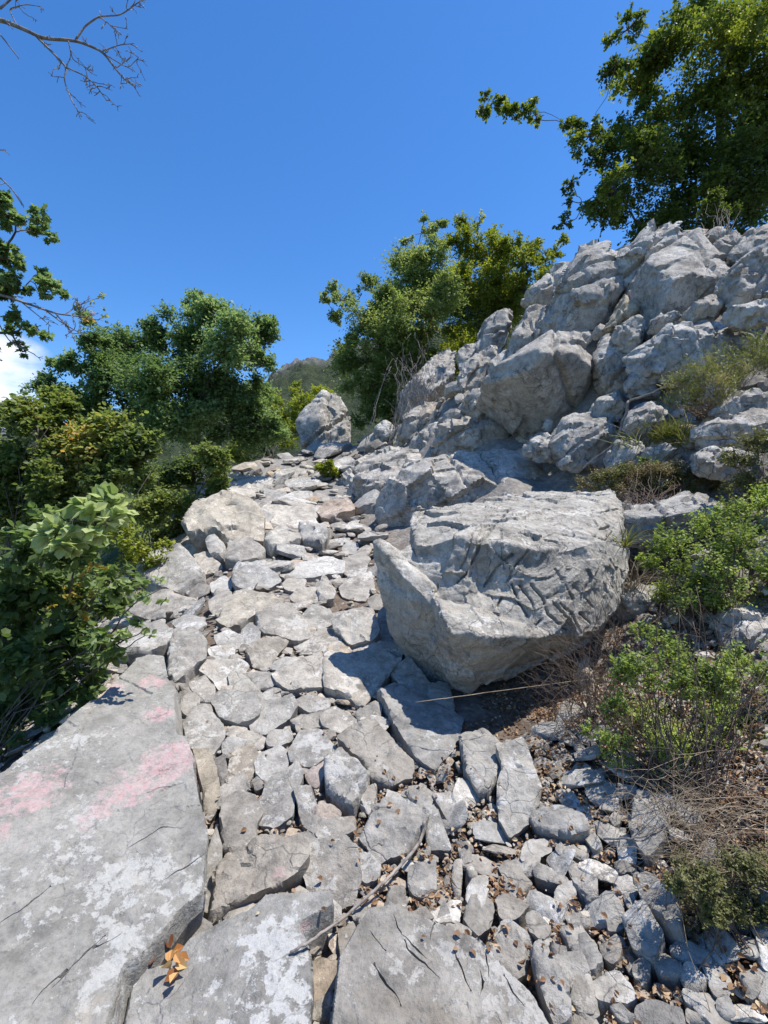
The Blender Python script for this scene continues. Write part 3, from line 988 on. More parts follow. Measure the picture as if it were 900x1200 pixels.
crag('dark rounded block in shade beside the square-cut block', cK([(785,290),(900,230),(1000,220),(1000,430),(820,430),(780,380)]), .25, .8, ki((850,330,-.2)))
crag('flat dark stone wedged beneath the square-cut block', cK([(590,470),(690,420),(720,450),(740,480),(700,515),(600,515)]), .5, .8)
crag('long smooth pale ledge running below the square-cut block', cK([(380,630),(450,570),(640,505),(740,510),(870,545),(900,600),(740,650),(560,690),(470,680)]), 1.0, .7, ki((600,600,-.15),(720,590,-.1)), chip=.5)
crag('narrow seam of tan rock splitting the tall pointed rock from its neighbour', cK([(250,560),(340,400),(390,420),(400,470),(330,520)]), .4, .8, col=(1.0,.9,.74,1))
crag('shaded wedge of rock below the tan seam', cK([(290,560),(390,500),(420,580),(370,640)]), .3, .8)
crag('small stone in the dark gap under the square-cut block', cK([(430,520),(560,460),(570,540),(480,565)]), .5, .8)
crag('blocky grey stone in shade below the dark rounded block', cK([(760,480),(860,440),(960,440),(960,520),(830,525)]), .5, .8)
crag('small rounded stone in the gully, uphill neighbour of the egg-shaped stone', cK([(140,590),(155,562),(182,558),(200,590),(172,615)]), .5, 1.0, chip=.5)
crag('egg-shaped stone perched in the gully under the tall pointed rock', cK([(200,565),(225,543),(250,565),(235,600),(205,595)]), .4, 1.0, chip=.5)
crag('rugged rock falling away below the perched egg-shaped stone', cK([(195,640),(260,580),(330,640),(360,740),(350,800),(270,790),(200,700)]), .7, .8, ki((280,680,-.15)))
crag('rough rock left of the tall pointed rock, on the outcrop skyline', cK([(-70,400),(-20,350),(60,290),(100,300),(60,420),(0,430)]), .7, 1.0, off=.4)
crag('pale knob of rock in front of the tall pointed rock', cK([(-20,500),(20,440),(50,480),(70,540),(20,600),(-30,590)]), .6, .9)
crag('rounded stone at the foot of the rugged gully rock', cK([(200,870),(300,800),(360,850),(320,900),(210,905)]), .7, .9)
crag('pitted stone beside the spiny grass clump on the slope', cK([(355,740),(450,690),(510,700),(480,790),(380,820)]), .8, .8)
crag('dark flat stone at the far side of the spiny grass clump', cK([(720,860),(830,810),(940,830),(940,910),(720,905)]), .6, .8)
crag('fluted rock with vertical grooves on its face, beside the middle tree', cH([(145,390),(200,330),(290,230),(320,215),(365,240),(370,300),(300,350),(240,415),(165,420)]), .62, .6, hi_((195,340,-.12),(262,385,-.2)), flute=((.95,.0,.25), .10, .035), rough=.6, chip=.4, cuts=3, joints=1)
crag('small light rock wedged behind the fluted rock', cH([(350,240),(390,200),(430,215),(410,250),(365,285)]), .8, .9, off=.2)
crag('pale rock with soft ripples next to the fluted rock', cH([(355,310),(380,260),(440,215),(500,215),(490,260),(430,320),(350,390)]), .8, .7)
crag('long pale rock rising along the outcrop skyline above the fluted rock', cH([(400,200),(450,120),(520,80),(560,90),(545,160),(500,215),(430,205)]), .9, .9, off=.3)
crag('thin upright slab leaning on the big shaded rock', cH([(425,355),(460,290),(540,195),(560,220),(530,265),(460,355)]), .55, .35)
crag('pale angular cap of rock over the big shaded face', cH([(530,250),(545,180),(600,90),(660,75),(720,150),(640,245),(590,268)]), .85, .8, hi_((600,170,-.12)), chip=.45, cuts=4)
crag('big rock with a smooth dark shaded face in the centre of the outcrop', cH([(440,350),(470,300),(590,268),(700,165),(770,185),(845,290),(810,380),(770,440),(700,487),(630,440),(540,375)]), -.22, .8, hi_((590,275,-.30),(705,200,-.28),(820,300,-.16),(690,470,-.06)), rough=.6, seed=12, brow=0, under=.12, cuts=2, joints=1, chip=.3)
crag('jagged lower ledge of grey rock at the foot of the outcrop', cH([(262,585),(280,500),(350,470),(440,475),(510,512),(600,530),(615,560),(540,590),(410,598),(300,590)]), .45, .7, hi_((330,500,-.1),(460,500,-.15)), seed=8)
crag('wavy upper ledge of rock under the big shaded face', cH([(370,405),(440,360),(520,362),(590,400),(650,500),(600,525),(510,512),(440,472),(350,475)]), .8, .7, hi_((450,430,-.12),(560,440,-.1)), seed=9)
crag('pale sloping rock below the fluted rock', cH([(130,495),(200,430),(330,398),(355,450),(290,490),(190,525),(130,515)]), .9, .6)
crag('low broken rock at the outcrop foot, next to the tan stone', cH([(40,555),(60,510),(130,470),(175,520),(120,585),(60,575)]), .6, .7)
crag('grey wedge of rock between the tan stone and the jagged ledge', cH([(185,570),(220,510),(290,490),(275,585),(200,590)]), .5, .8)
crag('small upright bright tan stone at the foot of the outcrop', cH([(118,562),(135,522),(170,518),(172,585),(140,590)]), .4, .6, col=(1.25,1.1,.88,1), rough=.6)  # brighter, warmer tint than the rocks around it
crag('knobbly rock at the end of the jagged ledge', cH([(570,575),(640,530),(700,530),(735,600),(650,605)]), .5, .8)
crag('small grey chunk tucked against the big shaded face', cH([(648,505),(665,470),(692,490),(685,518)]), .6, .9)
crag('rough grey rock beside the pale dead stick', cR([(152,265),(200,195),(300,178),(360,205),(372,290),(330,330),(200,335)]), .75, .8, ((675,490,-.12),))
crag('light stone at the foot of the pale dead stick', cR([(352,345),(370,285),(450,290),(480,330),(460,362),(370,365)]), .6, .9, col=(1.1,1.1,1.1,1))
crag('weathered stone between the dead stick and the spiny grass clump', cR([(400,215),(460,150),(540,130),(545,200),(450,235)]), .8, .8)
crag('dark stone at the downhill edge of the grass tuft', cR([(478,315),(560,292),(605,312),(505,350)]), .5, .8)
crag('pinkish pitted stone on the slope above the grass tuft', cR([(738,185),(770,120),(830,112),(845,160),(780,198)]), .6, .8, col=(1.0,.92,.88,1))
crag('flat stone beyond the grass tuft on the slope', cR([(640,335),(700,308),(860,328),(840,385),(700,375)]), .9, .8)
crag('sloping grey stone under the dry stems on the slope', cR([(680,225),(760,200),(900,160),(960,200),(920,260),(760,285)]), .9, .8)
crag('long pale rock half hidden behind the light green herb bush', cR([(405,515),(500,490),(720,460),(800,470),(835,512),(720,555),(620,585),(540,605),(430,572)]), .7, .7)
crag('pale stone behind the leafy herb bush at the picture edge', cS([(785,195),(850,175),(960,200),(960,340),(830,362),(795,280)]), .7, .8)
crag('dark stone hidden between the cracked boulder and the herb bush', cS([(370,135),(420,100),(530,120),(555,180),(480,225),(380,222)]), .6, .8)
crag('sunlit tan stone among dry twigs below the cracked boulder', cS([(238,372),(285,350),(315,460),(255,485)]), .8, .7, col=(1.1,1.02,.9,1))
crag('tall streaked rock standing at the far end of the path', cG([(145,225),(180,170),(240,115),(285,112),(330,200),(335,290),(280,332),(215,305),(165,295)]), .45, .7, d=14.6, inner=((372,490,-.2),), seed=14, chip=.35, joints=3, cuts=0, brow=0, under=0)
crag('rough hump of bedrock beside the small green plant on the path', cG([(265,445),(300,415),(350,370),(400,325),(470,330),(450,370),(440,410),(330,445),(290,475)]), 1.3, .8, seed=21)
crag('wide worn bedrock shelf behind the cracked boulder', [(430,590),(470,545),(540,524),(610,528),(668,538),(672,576),(600,590),(500,606),(455,625)], 1.2, .6, seed=23, off=.1, rough=.7)
crag('scarred bedrock between the path and the jagged ledge', [(400,560),(430,530),(500,520),(540,528),(520,560),(470,585),(420,590)], 1.3, .6, seed=24, rough=.9)

# ---- stones of the path, traced one by one
TR = []
def T_(x0, y0, s, rows):
    for r in rows:
        TR.append(([(x0 + x / s, y0 + y / s) for x, y in r[0]], r[1] if len(r) > 1 else {}))
# the two great slabs near the camera
def stained(o, spots, lift, **kw):
    loc = np.array(o.location); L_ = []
    for x, y, r in spots:
        h = hit(x, y, lift); L_.append((tuple(h - loc), r / F * h[1]))
    o.data.materials.clear(); o.data.materials.append(rock_material('stained_stone', pink=L_, **kw))
slab_o = flat_stone([(152,783),(173,775),(192,777),(197,803),(213,823),(217,867),(230,907),(238,953),(246,990),(238,1067),(217,1085),(187,1127),(157,1160),(147,1210),(120,1320),(-140,1320),(-160,1000),(0,915),(60,872),(110,828)],
           T=0.20, tilt=(0.10, 0.0, 0.0), label='huge tilted slab with pink and white lichen stains under the near shrub', cat='slab', name='rock_slab', lift=0.16, k=0.05, seed=101,
           group=None, reg=False, grow=1.0, dense=42000.0, facets=1, rough=.55, col=(1,1,1,1),
           cracks=[([(40,1200),(75,1162),(105,1135),(140,1116)],.0036,.022), ([(0,1105),(25,1090),(55,1062)],.0036,.022), ([(150,1010),(185,988),(215,985)],.0036,.022), ([(175,945),(192,938),(214,930)],.0036,.022), ([(190,1050),(215,1035),(240,1015)],.0036,.022), ([(60,1180),(120,1120)],.0036,.022)])
stained(slab_o, [(185,838,22),(192,905,48),(150,935,42),(110,975,34),(20,958,70),(5,1010,50),(178,800,20),(128,812,20),(95,1000,16),(215,880,22),(40,905,18)], .17,
        dark=(0.15,0.147,0.135), mid=(0.245,0.238,0.218), light=(0.33,0.32,0.295), lichen=0.38, white=(0.46,0.46,0.44), scale=1.25, bump=0.9, crack=.4)
flat_stone([(395,1155),(417,1113),(430,1090),(460,1088),(483,1100),(523,1113),(557,1133),(587,1160),(628,1200),(680,1290),(380,1290)], T=0.13, tilt=(0,0,0), name='rock_slab',
           label='smooth grey slab scored by fine parallel cracks at the bottom of the path', cat='slab', seed=102, group=None, reg=False, grow=1.0, dense=42000.0, facets=1, rough=.4, col=(.68,.68,.68,1), k=.05,
           cracks=[([(463,1113),(480,1147),(517,1183)],.0034,.022),([(470,1130),(500,1160)],.0034,.022),([(533,1150),(550,1190)],.0034,.022),([(437,1130),(450,1153)],.0034,.022),([(570,1147),(572,1180)],.0034,.022),([(563,1170),(563,1197)],.0034,.022),([(440,1170),(470,1210)],.0034,.022),([(510,1115),(506,1133)],.0034,.022),([(590,1175),(610,1210)],.0034,.022)])
lich_o = flat_stone([(250,1105),(290,1085),(310,1067),(390,1063),(393,1085),(355,1105),(363,1130),(370,1200),(360,1290),(130,1290),(152,1180),(167,1160),(200,1150),(225,1120)], T=0.10, tilt=(0,0,0), name='rock_slab',
           label='pale bedrock slab with white and pinkish lichen between the stained slab and the smooth grey slab', cat='slab', seed=103, group=None, reg=False, grow=1.0, dense=42000.0, facets=1, rough=.6, k=.05,
           )
stained(lich_o, [(357,1085,9),(340,1088,6)], .08, dark=(0.14,0.138,0.13), mid=(0.25,0.245,0.228), light=(0.35,0.34,0.32), lichen=0.42, white=(0.50,0.505,0.50), crack=.4)
T_(200,900,3,[([(180,362),(330,262),(400,268),(475,250),(480,340),(450,392),(330,462),(200,525),(155,555)],dict(T=.10,label='pointed grey slab with pink lichen blots lying above the lichened bedrock',mat='pink',edge=(3,6))),
 ([(180,200),(190,130),(240,95),(300,125),(320,170),(300,220),(300,300),(250,315),(185,290)],dict(label='upright grey stone with a dark chipped front above the pink-blotted slab')),
 ([(475,300),(540,260),(605,250),(650,300),(670,390),(640,480),(560,500),(500,470),(475,400)],dict(label='broad grey flagstone between the pink-blotted slab and the pale stick')),
 ([(490,210),(520,260),(500,300),(475,295),(475,240)],),
 ([(130,310),(160,220),(180,290),(175,450),(155,520),(115,510)],dict(label='narrow upright sliver of stone pinned against the stained slab')),
 ([(40,690),(65,560),(80,520),(150,560),(145,640),(90,690)],dict(label='dark wedge of stone above the clump of orange leaves',col=(.72,.72,.72,1))),
 ([(660,320),(700,310),(740,350),(730,400),(690,420),(660,390)],),([(840,360),(900,350),(905,460),(860,465),(835,430)],),([(750,500),(770,430),(820,430),(830,500),(800,560),(750,540)],),
 ([(590,590),(640,560),(670,610),(650,680),(600,690)],),([(490,700),(530,680),(600,700),(585,780),(500,830)],dict(label='rust-stained stone beside the smooth grey slab',col=(1.0,.88,.76,1))),([(490,850),(570,800),(580,900),(500,905)],),
 ([(440,480),(480,445),(510,490),(480,505)],),([(330,480),(380,450),(445,460),(430,500),(340,500)],dict(col=(1.0,.9,.8,1))),([(640,540),(650,480),(700,470),(690,560)],)])
T_(400,900,3,[([(75,260),(110,180),(150,130),(200,125),(300,170),(280,230),(230,310),(140,340)],dict(label='smooth dished grey stone lying beside the pale stick',T=.09)),
 ([(225,100),(280,100),(340,160),(385,290),(300,295),(295,200)],),([(240,370),(330,330),(330,440),(270,465),(240,430)],),([(155,500),(180,430),(230,470),(220,540),(160,550)],),([(230,530),(300,500),(330,540),(250,560)],),
 ([(385,400),(400,330),(425,330),(420,450),(405,480)],dict(label='slim splinter of pale stone lying on brown leaves')),([(430,540),(450,470),(510,450),(535,500),(520,570),(480,600)],dict(label='rounded tan-grey stone among brown leaves above the smooth slab')),
 ([(370,560),(380,540),(465,590),(410,640),(370,620)],),([(340,540),(360,480),(385,520),(360,570)],),([(515,680),(560,590),(610,580),(655,680),(650,740),(590,775),(540,740)],dict(label='pale heart-shaped stone at the upper edge of the smooth grey slab',T=.09)),
 ([(555,360),(590,330),(670,410),(640,445),(600,450)],),([(675,370),(700,345),(800,400),(790,420),(690,400)],),([(545,470),(570,450),(660,490),(620,540),(560,540)],),([(650,530),(690,520),(740,580),(710,620),(660,590)],),
 ([(670,200),(700,155),(760,150),(850,180),(870,240),(800,260),(700,230)],dict(label='pale oblong stone lying crosswise below the dry twigs',T=.09)),
 ([(665,660),(700,630),(760,700),(800,780),(805,870),(750,890),(700,780)],dict(label='long pale stone propped on end beside the smooth grey slab',T=.12,lift=.09)),
 ([(770,580),(840,565),(900,640),(900,720),(840,690)],),([(730,620),(790,640),(800,700),(750,680)],dict(col=(.6,.6,.62,1))),([(790,540),(840,520),(880,550),(830,575)],),
 ([(320,100),(380,90),(420,150),(380,200)],),([(410,290),(450,300),(465,340),(430,355)],),([(435,370),(460,350),(480,390),(450,400)],),([(785,330),(860,380),(900,390),(890,480),(850,460)],),([(800,280),(870,310),(860,340),(800,310)],),
 ([(300,560),(340,555),(330,600),(300,595)],),([(810,780),(880,750),(900,830),(890,880),(830,860)],),([(420,0),(530,0),(535,50),(490,95)],dict(skip=1))])
TR = [t for t in TR if not t[1].get('skip')]
TR.append(([(540,862),(570,857),(585,874),(582,915),(563,932),(545,905)],dict(T=.11,lift=.08,label='angular pale stone tilted against its twin below the cracked boulder')))
TR.append(([(582,920),(590,900),(581,877),(612,870),(622,900),(632,930),(620,963),(597,977),(587,960)],dict(T=.12,lift=.10,label='tall pale stone with a rippled face below the cracked boulder')))
TR.append(([(445,817),(475,813),(498,824),(540,847),(528,881),(506,906),(487,892),(464,855)],dict(T=.09,label='long tilted slab below the front corner of the cracked boulder')))
TR.append(([(458,794),(479,773),(500,800),(513,817),(491,823)],dict(T=.07,label='triangular shaded stone touching the foot of the cracked boulder')))
TR.append(([(502,802),(525,804),(532,832),(525,838),(502,821)],dict(T=.06)))
T_(600,900,3,[([(425,190),(440,120),(500,115),(550,170),(545,280),(480,330),(430,260)],dict(label='broad grey stone half under the leafy herb bush',T=.09)),([(345,180),(370,155),(390,185),(370,215),(350,205)],),([(570,170),(610,125),(665,170),(660,200),(600,200)],),
 ([(180,140),(195,110),(240,120),(235,150)],),([(85,140),(100,125),(125,140),(110,158)],),([(195,290),(220,280),(270,320),(260,340),(210,315)],),([(150,290),(175,270),(190,310),(170,325)],),([(190,330),(240,350),(300,400),(300,470),(270,480),(220,420)],),
 ([(450,430),(490,415),(580,480),(600,560),(605,610),(570,600),(480,520)],dict(label='long stone tilted along the edge of the dry mossy herbs',T=.10)),([(395,550),(430,520),(470,505),(540,620),(500,695),(430,650)],dict(label='big squarish grey stone below the long stone by the dry herbs',T=.10)),
 ([(330,510),(380,490),(400,530),(390,580),(340,590)],),([(390,450),(430,450),(440,520),(410,510)],),([(175,580),(240,565),(320,680),(280,725),(220,670)],),([(190,540),(220,520),(280,545),(270,570),(210,570)],),([(310,640),(370,600),(390,650),(370,700),(330,690)],),
 ([(425,700),(450,680),(490,710),(470,780),(430,750)],),([(500,710),(540,665),(600,700),(590,750),(530,750)],),([(555,640),(600,615),(680,650),(705,700),(640,700),(580,680)],),([(590,720),(630,695),(685,750),(680,790),(640,800),(600,770)],),
 ([(600,790),(640,800),(690,840),(660,860),(610,840)],),([(280,770),(340,730),(380,735),(440,820),(400,840),(300,830)],),([(205,830),(230,740),(270,760),(310,880),(260,895)],),([(445,850),(500,830),(600,870),(610,930),(440,930)],),
 ([(620,850),(650,870),(720,900),(690,920),(620,910)],),([(720,820),(760,810),(790,880),(750,900),(720,870)],),([(690,770),(740,790),(780,840),(720,820)],),([(800,740),(850,720),(880,800),(840,830)],),([(340,850),(380,840),(440,890),(390,910)],),
 ([(360,345),(400,335),(440,370),(380,385)],),([(420,380),(450,375),(465,420),(430,430)],),([(250,230),(290,230),(320,280),(290,300),(260,260)],),([(740,320),(790,310),(830,360),(800,390),(750,370)],)])
T_(180,680,3,[([(105,520),(140,460),(190,450),(240,520),(245,560),(200,620),(130,590)],),([(140,600),(200,610),(225,700),(230,790),(200,850),(180,840),(175,740)],dict(label='long narrow buff stone lying along the edge of the stained slab',col=(1.0,.95,.86,1))),
 ([(210,640),(250,620),(260,700),(235,740)],dict(col=(.7,.7,.72,1))),([(240,580),(260,560),(330,570),(300,610),(245,620)],),([(255,700),(290,600),(350,590),(370,630),(345,700),(340,720),(260,722)],dict(col=(.98,.93,.86,1))),
 ([(290,550),(330,535),(395,560),(380,600),(330,590)],),([(400,560),(410,535),(480,535),(490,570),(440,590),(400,590)],),([(355,660),(370,620),(440,590),(475,620),(465,670),(390,710),(360,690)],),([(345,710),(380,690),(395,730),(360,750)],),
 ([(365,820),(400,740),(390,710),(470,680),(500,640),(525,700),(500,760),(490,830),(430,880),(380,860)],dict(label='tall irregular grey flagstone above the pink-blotted slab')),
 ([(480,610),(520,540),(590,540),(640,600),(620,630),(560,670),(490,650)],),([(480,500),(530,480),(600,460),(640,450),(590,520),(530,530)],),([(585,480),(640,455),(710,500),(690,540),(650,545),(600,520)],),([(535,690),(610,640),(605,680),(580,735),(545,720)],dict(col=(1.02,.92,.92,1))),
 ([(605,640),(660,600),(720,650),(760,690),(740,730),(700,800),(660,780),(610,720)],dict(label='faceted grey stone with a sharp lit ridge in the centre of the path',T=.11,lift=.08)),
 ([(650,570),(720,520),(770,510),(850,590),(900,640),(900,700),(830,735),(770,710),(730,640)],dict(label='wide pale flagstone just downhill of the cracked boulder slabs')),
 ([(560,790),(590,760),(660,800),(640,840),(580,830)],dict(col=(1.1,.98,.92,1),label='small pinkish stone resting on a grey flagstone',T=.07,lift=.1)),
 ([(500,745),(560,740),(590,840),(660,845),(700,840),(705,890),(600,930),(530,870)],)])
T_(180,560,3,[([(120,190),(160,130),(250,90),(330,95),(385,150),(380,240),(330,235),(270,250),(215,215),(150,240)],dict(T=.32,lift=.25,label='big rounded buff rock shrubward of the path, dark beneath',col=(1.0,.96,.88,1))),
 ([(185,95),(240,55),(330,50),(355,80),(300,95)],),([(110,240),(160,235),(185,260),(150,290),(115,275)],),([(190,240),(220,220),(255,255),(245,300),(205,290)],dict(T=.15)),([(255,290),(275,245),(330,230),(390,270),(370,300),(300,315),(265,310)],dict(T=.14)),
 ([(145,275),(190,265),(240,310),(245,340),(185,345)],),([(200,380),(250,350),(278,375),(270,400),(210,408)],),([(283,340),(300,315),(370,312),(445,375),(400,400),(300,405),(280,375)],dict(T=.15)),
 ([(390,215),(440,197),(515,212),(510,235),(420,262),(405,245)],dict(T=.16,lift=.14,col=(1.12,1.12,1.1,1),label='bright pale stone with a shadowed foot in the middle of the path')),
 ([(430,345),(500,315),(600,285),(665,300),(660,340),(560,355),(480,362)],dict(label='long low stone lying across the middle of the path')),
 ([(390,110),(420,88),(520,95),(600,115),(560,150),(600,190),(480,200),(400,180)],dict(label='wide pale flagstone spanning the upper path')),
 ([(575,130),(610,95),(690,95),(705,130),(640,150),(600,155)],dict(col=(.95,.82,.74,1),label='brownish slab with a shadowed front on the upper path',T=.18,lift=.12)),
 ([(675,175),(700,155),(765,180),(760,192),(690,195)],),([(600,235),(620,220),(690,215),(670,240),(610,245)],),([(660,250),(690,225),(720,240),(715,270),(670,270)],),([(720,205),(750,195),(790,205),(770,240),(725,235)],),([(505,200),(560,190),(620,200),(600,260),(540,255)],),
 ([(670,290),(730,270),(760,290),(740,340),(690,355),(665,330)],),([(655,390),(700,355),(760,335),(775,390),(740,440),(670,425)],),([(575,410),(600,350),(640,410),(630,440),(590,445)],dict(T=.12,label='pointed triangular grey stone in the middle of the path')),
 ([(455,375),(470,360),(535,362),(525,395),(490,405),(460,395)],),([(480,430),(510,400),(570,390),(575,440),(545,470),(520,455)],),([(225,510),(285,410),(330,405),(455,435),(440,465),(360,480),(300,520),(255,530)],dict(T=.13,lift=.08,label='long sloping flagstone with a buff face downhill of the rounded buff rock',col=(.98,.95,.88,1))),
 ([(365,490),(420,460),(480,455),(530,510),(550,560),(510,578),(400,555),(370,530)],dict(T=.12,lift=.08,label='pale angular flagstone next to the long sloping flagstone')),([(520,500),(560,450),(620,470),(625,520),(570,540),(520,530)],),
 ([(585,480),(640,460),(720,440),(750,460),(680,485),(600,500)],dict(T=.07,lift=.13,label='thin stone laid over other stones close to the cracked boulder')),
 ([(630,500),(680,490),(770,470),(790,540),(770,570),(690,590),(670,560),(640,545)],dict(T=.16,lift=.12,label='upright square stone beneath the thin stone by the cracked boulder')),
 ([(500,600),(540,560),(620,535),(650,560),(660,590),(640,630),(530,625)],),([(615,600),(655,575),(690,610),(700,640),(660,655),(625,640)],dict(col=(1.1,1.0,.88,1),label='rusty buff stone with a ragged edge near the cracked boulder')),
 ([(690,600),(720,570),(778,568),(775,620),(720,630)],),([(600,680),(610,630),(700,640),(790,600),(870,600),(860,660),(800,730),(735,810),(680,780),(610,750)],dict(T=.12,label='large rough flagstone touching the shadow of the cracked boulder')),
 ([(420,700),(500,665),(590,630),(600,700),(590,755),(470,755),(435,725)],dict(T=.11)),([(330,610),(360,580),(430,570),(470,590),(440,620),(400,690),(350,665)],),([(215,560),(260,540),(310,560),(320,600),(280,610),(225,595)],),([(190,610),(220,595),(285,600),(280,640),(215,650)],),
 ([(310,545),(340,515),(375,540),(370,590),(320,590)],),([(70,520),(110,490),(180,500),(170,540),(100,550)],),([(195,440),(240,405),(275,410),(265,455),(230,495),(205,480)],),([(58,600),(90,560),(140,545),(185,590),(180,650),(130,690),(80,730),(55,700)],dict(T=.12,label='blocky pale stone at the upper tip of the stained slab')),
 ([(160,690),(190,650),(300,645),(330,670),(310,700),(230,750),(200,710)],),([(265,700),(300,690),(375,750),(360,780),(280,780)],dict(col=(1.12,1.12,1.1,1))),([(125,730),(180,700),(215,750),(210,790),(160,790)],),([(95,790),(130,760),(160,780),(155,830),(110,840),(95,820)],),
 ([(155,800),(200,800),(210,830),(190,850),(155,832)],),([(205,800),(240,760),(375,770),(370,840),(330,870),(280,870),(240,850)],),([(340,860),(380,800),(480,770),(500,810),(470,860),(400,905),(350,905)],),([(490,795),(540,770),(620,790),(615,815),(550,830)],dict(col=(.85,.85,.86,1))),
 ([(710,830),(780,790),(800,810),(795,860),(730,870)],dict(col=(.8,.8,.8,1))),([(375,770),(430,745),(450,790),(400,820),(380,800)],),([(755,430),(800,405),(825,440),(790,470),(760,460)],dict(col=(.8,.8,.8,1))),([(790,480),(820,450),(850,560),(840,590),(790,580)],dict(col=(.8,.8,.8,1))),
 ([(260,60),(300,20),(370,0),(420,10),(400,50),(330,60)],),([(465,30),(500,5),(580,10),(590,35),(520,45)],)])
T_(0,680,3,[([(390,230),(440,180),(550,145),(605,180),(590,220),(510,260),(420,265)],dict(T=.16,lift=.12,label='smooth grey stone with a black hollow beneath, beside the near shrub')),([(460,110),(520,60),(600,50),(690,80),(700,110),(620,140),(540,150)],dict(T=.12,label='broad pale flat stone behind the twig of the near shrub')),
 ([(340,400),(400,345),(450,360),(455,420),(400,450),(340,440)],dict(T=.16,lift=.14,label='pink-stained lump of rock at the head of the stained slab, under the shrub',col=(1.0,.88,.86,1))),([(390,290),(430,275),(450,310),(430,330),(395,320)],)])
TR.append(([(165,673),(180,655),(213,647),(240,677),(238,687),(213,702),(187,693)],dict(T=.24,lift=.2,label='big pale stone with a rough dark underside shrubward of the path')))
cU = crop(260, 500, 4.5)
for poly, opt in [([(0,360),(60,345),(170,365),(165,395),(100,405),(5,390)],dict(T=.16,lift=.12)),([(20,310),(80,295),(200,330),(220,365),(120,350)],{}),([(80,275),(150,260),(250,285),(280,320),(200,320),(90,295)],{}),([(45,265),(90,245),(115,265),(75,290)],dict(T=.14)),
    ([(120,200),(200,195),(240,250),(200,270),(115,250)],{}),([(300,240),(380,220),(480,235),(470,260),(340,280)],{}),([(340,290),(430,265),(530,290),(500,330),(350,330)],{}),([(230,335),(330,345),(350,375),(250,390),(225,360)],{}),
    ([(370,350),(470,345),(475,395),(290,395)],{}),([(130,165),(200,150),(260,180),(200,200),(140,190)],{}),([(290,150),(350,140),(390,175),(330,180)],{}),([(480,370),(560,365),(570,395),(490,395)],{}),([(580,385),(690,380),(690,405),(590,400)],dict(T=.12)),
    ([(150,410),(230,405),(260,420),(210,460),(170,440)],{}),([(410,560),(470,545),(540,560),(570,600),(520,650),(430,630)],dict(T=.2)),([(575,520),(640,505),(665,530),(600,560)],{}),([(290,120),(340,110),(380,130),(330,145)],{}),([(420,110),(480,105),(500,130),(430,140)],{})]:
    TR.append((cU(poly), opt))

for i, (poly, opt) in enumerate(TR):
    o_ = dict(opt)
    pk = o_.pop('mat', None)
    so_ = flat_stone(poly, seed=200 + i, **o_)
    if pk and so_: stained(so_, [(270,1043,13),(328,1018,13),(341,1030,12),(312,1042,8)], .08, lichen=.5)

# ---- loose stones between them, and the rubble under everything
def unit_stone(seed, sub=3, flat=0.6):
    """a broken stone: the space inside random planes, sampled on a sphere of directions"""
    rng = np.random.default_rng(seed)
    b = bmesh.new(); bmesh.ops.create_icosphere(b, subdivisions=sub, radius=1)
    v = np.array([x.co[:] for x in b.verts]); f = np.array([[x.index for x in q.verts] for q in b.faces]); b.free()
    n = rng.normal(0, 1, (13, 3)); n /= np.linalg.norm(n, axis=1)[:, None]
    h = rng.uniform(0.55, 1.0, 13)
    n = np.r_[n, [[0, 0, 1], [0, 0, -1], [1, 0, 0], [-1, 0, 0], [0, 1, 0], [0, -1, 0]]]; h = np.r_[h, [0.62, 0.7, 1, 1, 0.9, 0.9]]
    c = v @ n.T
    r = np.where(c > 0.05, h[None] / np.maximum(c, 0.05), 9).min(1)
    v = v * r[:, None]
    v *= np.array([rng.uniform(0.85, 1.35), rng.uniform(0.7, 1.0), flat * rng.uniform(0.75, 1.2)])
    if sub >= 3:
        v += v / np.linalg.norm(v, axis=1)[:, None] * (0.035 * fbm(v * 3, 3, seed) + 0.05 * chips(v * 1.8, seed))[:, None]
    return v, f
def rot_to(n, yaw):
    n = n / np.linalg.norm(n)
    u = np.cross([0, 1, 0], n); u /= np.linalg.norm(u); v = np.cross(n, u)
    c, s = math.cos(yaw), math.sin(yaw)
    return np.stack([u * c + v * s, -u * s + v * c, n], 1)

